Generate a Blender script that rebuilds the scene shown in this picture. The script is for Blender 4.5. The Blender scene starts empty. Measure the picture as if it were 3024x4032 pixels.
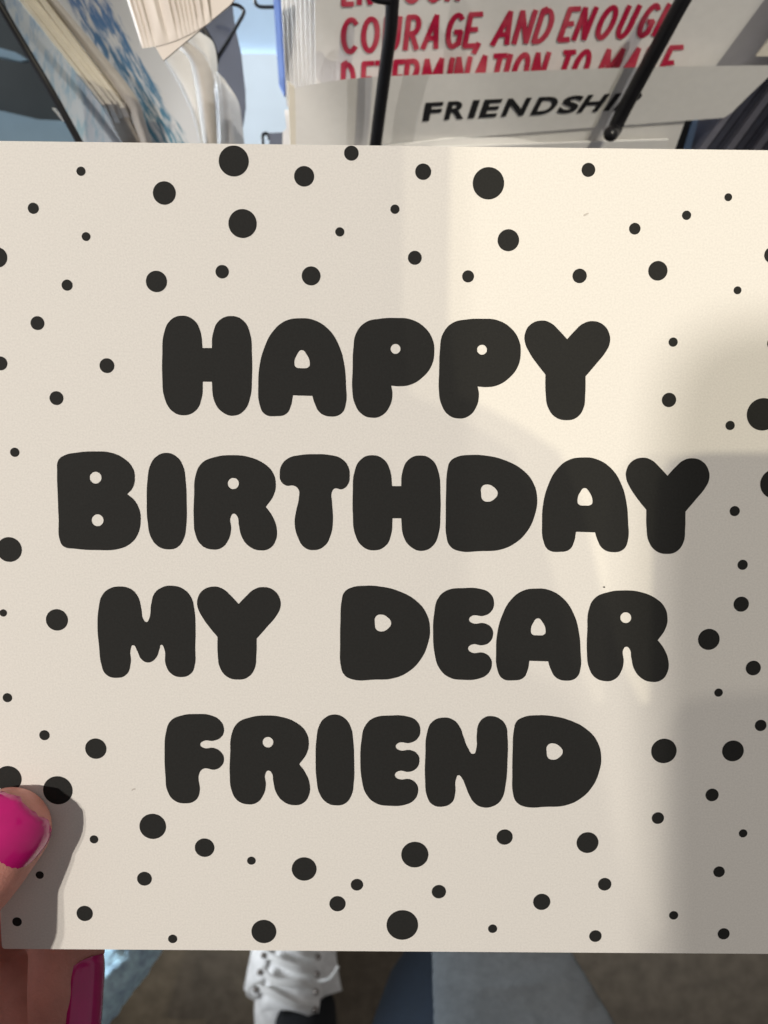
import bpy, bmesh, math, random
from mathutils import Vector, Matrix, noise
random.seed(7)
sc = bpy.context.scene
col = sc.collection
R = math.radians

# ------------------------------------------------------------------ camera
FPX = 4400.0                       # focal length in pixels of the 3024 x 4032 photograph
CAM = Vector((0.0, 0.0, 1.35))
PITCH = R(10)                      # lens axis 80 degrees below the horizon
cam_data = bpy.data.cameras.new('camera')
cam = bpy.data.objects.new('camera', cam_data)
col.objects.link(cam)
cam.location = CAM
cam.rotation_euler = (PITCH, 0, 0)
cam_data.sensor_fit = 'HORIZONTAL'
cam_data.sensor_width = 36.0
cam_data.lens = 36.0 * FPX / 3024.0
cam_data.clip_start = 0.01
cam_data.clip_end = 50.0
cam_data.dof.use_dof = True
cam_data.dof.focus_distance = 0.2165
cam_data.dof.aperture_fstop = 48.0
sc.camera = cam
RIGHT = Vector((1, 0, 0))
UP = Vector((0, math.cos(PITCH), math.sin(PITCH)))
FWD = Vector((0, math.sin(PITCH), -math.cos(PITCH)))
BACK = -FWD
def P(u, v, d):                    # a point of the place: direction (u, v) of the photograph, d metres away along the lens axis
    return CAM + RIGHT * ((u - 1512) / FPX * d) + UP * ((2016 - v) / FPX * d) + FWD * d
def CV(x, y, z):                   # camera-axes vector -> world vector (z towards the viewer)
    return RIGHT * x + UP * y + BACK * z

# ------------------------------------------------------------------ world and lamps (a shop: warm spots, with fill lamps added)
world = bpy.data.worlds.new('World')
sc.world = world
world.use_nodes = True
bg = world.node_tree.nodes['Background']
bg.inputs['Color'].default_value = (1.0, 0.96, 0.945, 1)
bg.inputs['Strength'].default_value = 0.225
sc.view_settings.view_transform = 'Standard'
sc.view_settings.look = 'None'
sc.view_settings.exposure = 0.0
sc.view_settings.gamma = 1.0

CARD_O = CAM + CV(0.00091, -0.0111, -0.21757)
CARD_X = CV(0.999926, -0.009619, -0.00746)
CARD_Y = CV(0.010564, 0.990222, 0.139102)
CARD_N = CV(0.006049, -0.139171, 0.99025)

def spot(name, pos, target, watts, colour, radius, cone):
    l = bpy.data.lights.new(name, 'SPOT')
    l.energy = watts; l.color = colour; l.shadow_soft_size = radius
    l.spot_size = R(cone); l.spot_blend = 0.2
    o = bpy.data.objects.new(name, l); col.objects.link(o)
    o.location = pos
    o.rotation_euler = (target - pos).to_track_quat('-Z', 'Y').to_euler()
    return o
DIR_A = CV(-0.52, 0.03, 0.85).normalized()
DIR_A2 = CV(-0.555, 0.045, 0.83).normalized()
DIR_B = CV(0.42, 0.30, 0.85).normalized()
LAMP_A = CARD_O + DIR_A * 2.0
LAMP_A2 = CARD_O + DIR_A2 * 2.0
LAMP_B = CARD_O + DIR_B * 2.0
LAMP_B2 = LAMP_B + RIGHT * 0.017
LAMP_B3 = LAMP_B - RIGHT * 0.014 + UP * 0.088
WARM = (1.0, 0.928, 0.835)
spot('warm_spot', LAMP_A, CARD_O, 91, WARM, 0.016, 14.5)
spot('warm_spot', LAMP_A2, CARD_O, 43, WARM, 0.016, 14.5)
spot('warm_spot', LAMP_B, CARD_O, 34, (1.0, 0.90, 0.64), 0.0018, 18)
spot('warm_spot', LAMP_B2, CARD_O, 16, (1.0, 0.90, 0.68), 0.0018, 18)
spot('warm_spot', LAMP_B3, CARD_O, 15, (1.0, 0.92, 0.76), 0.004, 18)
def area(name, pos, target, watts, colour, size, spread):
    l = bpy.data.lights.new(name, 'AREA')
    l.energy = watts; l.color = colour; l.size = size; l.spread = R(spread)
    o = bpy.data.objects.new(name, l); col.objects.link(o)
    o.location = pos
    o.rotation_euler = (target - pos).to_track_quat('-Z', 'Y').to_euler()
    return o
area('daylight_fill', Vector((-0.85, 0.58, 0.88)), Vector((-0.06, 0.43, 0.74)), 5.6, (0.82, 0.91, 1.0), 0.5, 45)  # cool fill added to brighten the blue boards and left pocket
area('daylight_fill', Vector((-0.62, 0.42, 0.94)), Vector((-0.135, -0.12, 0.76)), 0.85, (0.66, 0.83, 1.0), 0.3, 17)  # narrow cool fill added to brighten the knitted cloth
area('daylight_fill', Vector((-1.0, 0.05, 0.50)), Vector((-0.12, -0.06, 0.10)), 0.9, (0.88, 0.94, 1.0), 0.4, 26)  # low cool fill added to brighten the shoe
RACK_C = P(2050, 280, 0.40)
spot('warm_spot', RACK_C + DIR_B * 2.0, RACK_C, 50, (1.0, 0.96, 0.91), 0.006, 6.2)  # extra spot added only to brighten the FRIENDSHIP pocket

# ------------------------------------------------------------------ materials
def new_mat(name):
    m = bpy.data.materials.new(name); m.use_nodes = True
    nt = m.node_tree
    return m, nt, nt.nodes['Principled BSDF']
def mat(name, colour, rough=0.6, mottling=0.0, scale=200, bump=0.0, bump_scale=800, sheen=0.0, sss=0.0, coat=0.0, metallic=0.0, spec=0.5):
    m, nt, b = new_mat(name)
    b.inputs['Base Color'].default_value = (*colour, 1)
    b.inputs['Roughness'].default_value = rough
    b.inputs['Metallic'].default_value = metallic
    b.inputs['Specular IOR Level'].default_value = spec
    tc = nt.nodes.new('ShaderNodeTexCoord')
    if mottling:
        n = nt.nodes.new('ShaderNodeTexNoise'); n.inputs['Scale'].default_value = scale; n.inputs['Detail'].default_value = 5
        nt.links.new(tc.outputs['Object'], n.inputs['Vector'])
        r = nt.nodes.new('ShaderNodeValToRGB')
        r.color_ramp.elements[0].position = 0.3; r.color_ramp.elements[1].position = 0.7
        r.color_ramp.elements[0].color = (*[c * (1 - mottling) for c in colour], 1)
        r.color_ramp.elements[1].color = (*[min(1, c * (1 + mottling)) for c in colour], 1)
        nt.links.new(n.outputs['Fac'], r.inputs['Fac']); nt.links.new(r.outputs['Color'], b.inputs['Base Color'])
    if bump:
        n2 = nt.nodes.new('ShaderNodeTexNoise'); n2.inputs['Scale'].default_value = bump_scale; n2.inputs['Detail'].default_value = 4
        nt.links.new(tc.outputs['Object'], n2.inputs['Vector'])
        bp = nt.nodes.new('ShaderNodeBump'); bp.inputs['Strength'].default_value = bump; bp.inputs['Distance'].default_value = 0.0004
        nt.links.new(n2.outputs['Fac'], bp.inputs['Height']); nt.links.new(bp.outputs['Normal'], b.inputs['Normal'])
    if sheen: b.inputs['Sheen Weight'].default_value = sheen
    if sss:
        b.inputs['Subsurface Weight'].default_value = sss
        b.inputs['Subsurface Radius'].default_value = (0.004, 0.0015, 0.0008)
        b.inputs['Subsurface Scale'].default_value = 1.0
    if coat:
        b.inputs['Coat Weight'].default_value = coat; b.inputs['Coat Roughness'].default_value = 0.08
    return m
M = {}
M['paper'] = mat('uncoated_cream_paper', (0.80, 0.775, 0.73), 0.75, 0.05, 2600, 0.12, 3000, spec=0.25)
M['ink'] = mat('matt_black_ink', (0.0215, 0.0215, 0.0205), 0.7, 0.10, 2500, 0.10, 2500, spec=0.15)
M['white_card'] = mat('white_card', (0.85, 0.84, 0.83), 0.7, 0.02, 300, 0.05, 1500, spec=0.2)
M['shadow_grey_card'] = mat('shadow_grey_card', (0.40, 0.39, 0.41), 0.6, 0.03, 300)  # grey stands for the shadow on a card behind
M['label_card'] = mat('label_card', (0.80, 0.79, 0.775), 0.75, 0.02, 300, 0.05, 1500, spec=0.2)
M['cream_card'] = mat('cream_card', (0.86, 0.81, 0.71), 0.6, 0.03, 300, 0.05, 1500)
M['edge_gap'] = mat('gap_shade_brown_paper', (0.30, 0.26, 0.22), 0.8, 0.1, 300)  # brown darkened for the shade between card edges
M['envelope'] = mat('kraft_cream_envelope', (0.57, 0.535, 0.50), 0.8, 0.04, 300, spec=0.2)
M['beige_packet'] = mat('beige_packet', (0.64, 0.585, 0.55), 0.5, 0.04, 60)
M['slate_card'] = mat('slate_card', (0.12, 0.13, 0.17), 0.5, 0.04, 100)
M['dark_card'] = mat('dark_slate_card', (0.055, 0.058, 0.085), 0.5, 0.1, 200)
M['dark_edge'] = mat('slate_card_edge', (0.19, 0.19, 0.24), 0.6, 0.1, 200)
M['blue_card'] = mat('periwinkle_card', (0.17, 0.27, 0.62), 0.5, 0.03, 100)
M['steel_blue'] = mat('steel_blue_card', (0.22, 0.32, 0.48), 0.5, 0.03, 100)
M['pale_blue'] = mat('pale_blue_window_light', (0.62, 0.77, 0.92), 0.6, 0.02, 60)
M['paler_blue'] = mat('paler_blue_window_light', (0.86, 0.93, 0.97), 0.6, 0.02, 60)
M['black_wire'] = mat('black_coated_wire', (0.008, 0.008, 0.010), 0.38, spec=0.5)
M['black_print'] = mat('black_print', (0.012, 0.012, 0.014), 0.5)
M['charcoal'] = mat('charcoal_board', (0.040, 0.045, 0.044), 0.5, 0.35, 14)
M['grey_blue'] = mat('grey_blue_board', (0.12, 0.17, 0.20), 0.5, 0.2, 20)
M['floor'] = mat('brown_grey_carpet', (0.135, 0.110, 0.080), 0.9, 0.22, 60, 0.6, 300)
M['canvas'] = mat('white_canvas', (0.86, 0.86, 0.85), 0.7, 0.14, 90, 0.4, 900)
M['lace'] = mat('white_lace', (0.80, 0.80, 0.78), 0.8, 0.05, 300, 0.4, 1200)
M['rubber'] = mat('off_white_rubber', (0.62, 0.56, 0.46), 0.5, 0.08, 60)
M['eyelet'] = mat('dull_metal_eyelet', (0.25, 0.22, 0.2), 0.4, metallic=0.8)
M['sock'] = mat('black_sock', (0.006, 0.007, 0.010), 0.9, 0.2, 300)
M['navy'] = mat('navy_cloth', (0.004, 0.007, 0.013), 0.9, 0.2, 250, 0.3, 900)
M['wool'] = mat('grey_wool', (0.040, 0.038, 0.036), 0.95, 0.16, 220, 0.8, 600, sheen=0.15)
M['knit'] = mat('pale_blue_knit', (0.52, 0.70, 0.88), 0.9, 0.35, 190, 0.5, 500, sheen=0.3)
M['skin'] = mat('skin', (0.64, 0.28, 0.225), 0.55, 0.16, 110, 0.45, 1600, sss=0.25)
M['polish'] = mat('magenta_nail_polish', (0.52, 0.003, 0.16), 0.25, 0.05, 300, coat=0.8)
M['blocker'] = mat('grey_blocker', (0.25, 0.25, 0.25), 0.8)  # colour of the added light-blocking boards

# red hand-painted lettering: crimson to rose, uneven like brush ink
m, nt, b = new_mat('red_brush_ink')
tc = nt.nodes.new('ShaderNodeTexCoord'); n = nt.nodes.new('ShaderNodeTexNoise')
n.inputs['Scale'].default_value = 75; n.inputs['Detail'].default_value = 3
r = nt.nodes.new('ShaderNodeValToRGB')
r.color_ramp.elements[0].position = 0.42; r.color_ramp.elements[0].color = (0.50, 0.005, 0.055, 1)
r.color_ramp.elements[1].position = 0.72; r.color_ramp.elements[1].color = (0.68, 0.12, 0.16, 1)
nt.links.new(tc.outputs['Object'], n.inputs['Vector']); nt.links.new(n.outputs['Fac'], r.inputs['Fac']); nt.links.new(r.outputs['Color'], b.inputs['Base Color'])
b.inputs['Roughness'].default_value = 0.6
M['red_ink'] = m

# watercolour print: blue and teal streaks on white, laid out by the card's own UVs
def watercolour(name, base, c1, c2, lo, hi, thr):
    m, nt, b = new_mat(name)
    uv = nt.nodes.new('ShaderNodeUVMap'); uv.uv_map = 'UVMap'
    mp = nt.nodes.new('ShaderNodeMapping'); mp.inputs['Scale'].default_value = (26, 7.5, 1)
    n = nt.nodes.new('ShaderNodeTexNoise'); n.inputs['Scale'].default_value = 1.0; n.inputs['Detail'].default_value = 6; n.inputs['Roughness'].default_value = 0.62
    n.inputs['Distortion'].default_value = 0.4
    nt.links.new(uv.outputs['UV'], mp.inputs['Vector']); nt.links.new(mp.outputs['Vector'], n.inputs['Vector'])
    sep = nt.nodes.new('ShaderNodeSeparateXYZ'); nt.links.new(uv.outputs['UV'], sep.inputs['Vector'])
    band = nt.nodes.new('ShaderNodeValToRGB')       # where on the card the wash was brushed
    e = band.color_ramp.elements
    e[0].position = lo; e[0].color = (0, 0, 0, 1); e[1].position = hi; e[1].color = (0, 0, 0, 1)
    x = e.new(lo + (hi - lo) * 0.18); x.color = (1, 1, 1, 1); x = e.new(lo + (hi - lo) * 0.72); x.color = (1, 1, 1, 1)
    nt.links.new(sep.outputs['X'], band.inputs['Fac'])
    mul = nt.nodes.new('ShaderNodeMath'); mul.operation = 'MULTIPLY'
    nt.links.new(n.outputs['Fac'], mul.inputs[0]); nt.links.new(band.outputs['Color'], mul.inputs[1])
    st = nt.nodes.new('ShaderNodeValToRGB'); st.color_ramp.elements[0].position = thr; st.color_ramp.elements[1].position = thr + 0.16
    nt.links.new(mul.outputs[0], st.inputs['Fac'])
    hue = nt.nodes.new('ShaderNodeMix'); hue.data_type = 'RGBA'
    hue.inputs['A'].default_value = (*c1, 1); hue.inputs['B'].default_value = (*c2, 1)
    nt.links.new(sep.outputs['Y'], hue.inputs['Factor'])
    mx = nt.nodes.new('ShaderNodeMix'); mx.data_type = 'RGBA'; mx.inputs['A'].default_value = (*base, 1)
    nt.links.new(st.outputs['Color'], mx.inputs['Factor']); nt.links.new(hue.outputs['Result'], mx.inputs['B'])
    nt.links.new(mx.outputs['Result'], b.inputs['Base Color']); b.inputs['Roughness'].default_value = 0.6
    return m
M['watercolour'] = watercolour('blue_watercolour_print', (0.70, 0.72, 0.76), (0.10, 0.20, 0.46), (0.09, 0.26, 0.36), 0.02, 0.80, 0.40)
M['pale_watercolour'] = watercolour('pale_blue_watercolour_print', (0.66, 0.74, 0.84), (0.36, 0.50, 0.74), (0.42, 0.62, 0.74), -0.2, 1.2, 0.46)

# ------------------------------------------------------------------ helpers
def link(name, me, material, parent=None):
    o = bpy.data.objects.new(name, me); col.objects.link(o)
    if material is not None: me.materials.append(material)
    if parent is not None:
        o.parent = parent
        o.matrix_parent_inverse = parent.matrix_world.inverted() if parent.get('_world') else Matrix.Identity(4)
    return o
def tag(o, label=None, cat=None, group=None, kind=None):
    if label: o['label'] = label
    if cat: o['category'] = cat
    if group: o['group'] = group
    if kind: o['kind'] = kind
    return o
def thing(name, loc, label, cat, group=None):          # an Empty at the thing's base; its parts keep their world coordinates
    o = bpy.data.objects.new(name, None); col.objects.link(o)
    o.location = loc
    o.empty_display_size = 0.01
    return tag(o, label, cat, group)
def part(name, me, material, parent):
    o = bpy.data.objects.new(name, me); col.objects.link(o)
    me.materials.append(material)
    o.parent = parent
    w = Matrix.Identity(4); q = parent
    while q is not None:
        w = Matrix.Translation(q.location) @ w if q.type == 'EMPTY' else w
        q = q.parent
    o.matrix_parent_inverse = w.inverted()
    return o
def mesh_from(verts, faces, smooth=False, name='mesh'):
    me = bpy.data.meshes.new(name)
    me.from_pydata([tuple(v) for v in verts], [], faces); me.update()
    if smooth: me.polygons.foreach_set('use_smooth', [True] * len(me.polygons))
    return me
def slab(pts, thick, uv=None):
    """A flat sheet with a real thickness: pts = (u, v, depth) round the front face; the back lies thick metres behind."""
    w = [P(*p) for p in pts]
    n = Vector((0, 0, 0))
    for i in range(len(w)):
        a, b_ = w[i], w[(i + 1) % len(w)]
        n += Vector(((a.y - b_.y) * (a.z + b_.z), (a.z - b_.z) * (a.x + b_.x), (a.x - b_.x) * (a.y + b_.y)))
    n.normalize()
    c = sum(w, Vector()) / len(w)
    if n.dot(CAM - c) < 0:
        n = -n; w = w[::-1]; pts = pts[::-1]; uv = uv[::-1] if uv else None
    k = len(w)
    verts = w + [p - n * thick for p in w]
    faces = [tuple(range(k)), tuple(range(2 * k - 1, k - 1, -1))] + [(i, i + k, (i + 1) % k + k, (i + 1) % k) for i in range(k)]
    me = mesh_from(verts, faces)
    if uv:
        l = me.uv_layers.new(name='UVMap')
        for poly in me.polygons:
            for li in poly.loop_indices:
                l.data[li].uv = uv[me.loops[li].vertex_index % k]
    bm = bmesh.new(); bm.from_mesh(me)
    bmesh.ops.recalc_face_normals(bm, faces=bm.faces)
    bm.to_mesh(me); bm.free()
    return me
def curved_sheet(cols, thick):
    """cols: (u, v_top, d_top, v_bottom, d_bottom) from left to right; a bent sheet with thickness."""
    V, Fc = [], []
    n = len(cols)
    for u, v0, d0, v1, d1, *ub in cols:
        V += [P(u, v0, d0), P(ub[0] if ub else u, v1, d1)]
    nv = len(V)
    V += [p + (p - CAM).normalized() * thick for p in V]
    for i in range(n - 1):
        a, b_, c, d = 2 * i, 2 * i + 1, 2 * i + 3, 2 * i + 2
        Fc += [(a, b_, c, d), (a + nv, d + nv, c + nv, b_ + nv), (a, d, d + nv, a + nv), (b_, b_ + nv, c + nv, c)]
    Fc += [(0, nv, nv + 1, 1), (2 * n - 2, 2 * n - 1, 2 * n - 1 + nv, 2 * n - 2 + nv)]
    me = mesh_from(V, Fc)
    bm = bmesh.new(); bm.from_mesh(me); bmesh.ops.recalc_face_normals(bm, faces=bm.faces); bm.to_mesh(me); bm.free()
    return me
def patch(left, right, depth, bulge, thick, nc=14, sub=4):
    """A curved sheet between two edges (lists of (u, v) of equal length), bulging towards the viewer."""
    Lp = smooth_path([Vector((a, b_, 0)) for a, b_ in left], sub); Rp = smooth_path([Vector((a, b_, 0)) for a, b_ in right], sub)
    V, Fc = [], []
    for a, b_ in zip(Lp, Rp):
        for k in range(nc + 1):
            f = k / nc
            q = a.lerp(b_, f)
            V.append(P(q.x, q.y, depth(q.x, q.y) - bulge * math.sin(math.pi * f)))
    nv = len(V); w = nc + 1; m_ = len(Lp)
    V += [v + FWD * thick for v in V]
    for i in range(m_ - 1):
        for k in range(nc):
            q = (i * w + k, (i + 1) * w + k, (i + 1) * w + k + 1, i * w + k + 1)
            Fc += [q, tuple(x + nv for x in q[::-1])]
        for k in (0, nc):
            a, b_ = i * w + k, (i + 1) * w + k
            Fc.append((a, a + nv, b_ + nv, b_))
    for k in range(nc):
        for i in (0, m_ - 1):
            a, b_ = i * w + k, i * w + k + 1
            Fc.append((a, b_, b_ + nv, a + nv))
    me = mesh_from(V, Fc)
    bm = bmesh.new(); bm.from_mesh(me); bmesh.ops.recalc_face_normals(bm, faces=bm.faces); bm.to_mesh(me); bm.free()
    me.polygons.foreach_set('use_smooth', [True] * len(me.polygons)); me.set_sharp_from_angle(angle=R(40))
    return me
def smooth_path(pts, sub=6):
    out = []
    n = len(pts)
    for i in range(n - 1):
        p0, p1, p2, p3 = pts[max(i - 1, 0)], pts[i], pts[i + 1], pts[min(i + 2, n - 1)]
        for k in range(sub):
            t = k / sub
            out.append(0.5 * ((2 * p1) + (p2 - p0) * t + (2 * p0 - 5 * p1 + 4 * p2 - p3) * t * t + (3 * p1 - p0 - 3 * p2 + p3) * t ** 3))
    out.append(pts[-1].copy())
    return out
def tube(pts, radii, seg=12, cap=True, bumpy=None):
    """A round bar along a path of world points, ends domed."""
    if not hasattr(radii, '__len__'): radii = [radii] * len(pts)
    V, Fc = [], []
    ref = None
    P2, R2 = list(pts), list(radii)
    if cap:
        t0 = (P2[0] - P2[1]).normalized(); t1 = (P2[-1] - P2[-2]).normalized()
        h, e = [], []
        for a in (85, 60, 30):
            h.append((P2[0] + t0 * R2[0] * math.sin(R(a)), R2[0] * math.cos(R(a))))
            e.append((P2[-1] + t1 * R2[-1] * math.sin(R(a)), R2[-1] * math.cos(R(a))))
        P2 = [q[0] for q in h] + P2 + [q[0] for q in e[::-1]]
        R2 = [q[1] for q in h] + R2 + [q[1] for q in e[::-1]]
    n = len(P2)
    for i in range(n):
        t = (P2[min(i + 1, n - 1)] - P2[max(i - 1, 0)]).normalized()
        if ref is None:
            ref = t.orthogonal().normalized()
        ref = (ref - t * ref.dot(t)).normalized()
        b_ = t.cross(ref)
        for k in range(seg):
            a = 2 * math.pi * k / seg
            rr = R2[i]
            if bumpy: rr += bumpy(i, k)
            V.append(P2[i] + (ref * math.cos(a) + b_ * math.sin(a)) * rr)
    for i in range(n - 1):
        for k in range(seg):
            Fc.append((i * seg + k, i * seg + (k + 1) % seg, (i + 1) * seg + (k + 1) % seg, (i + 1) * seg + k))
    Fc.append(tuple(range(seg - 1, -1, -1))); Fc.append(tuple(range((n - 1) * seg, n * seg)))
    return mesh_from(V, Fc, smooth=True)

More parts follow.
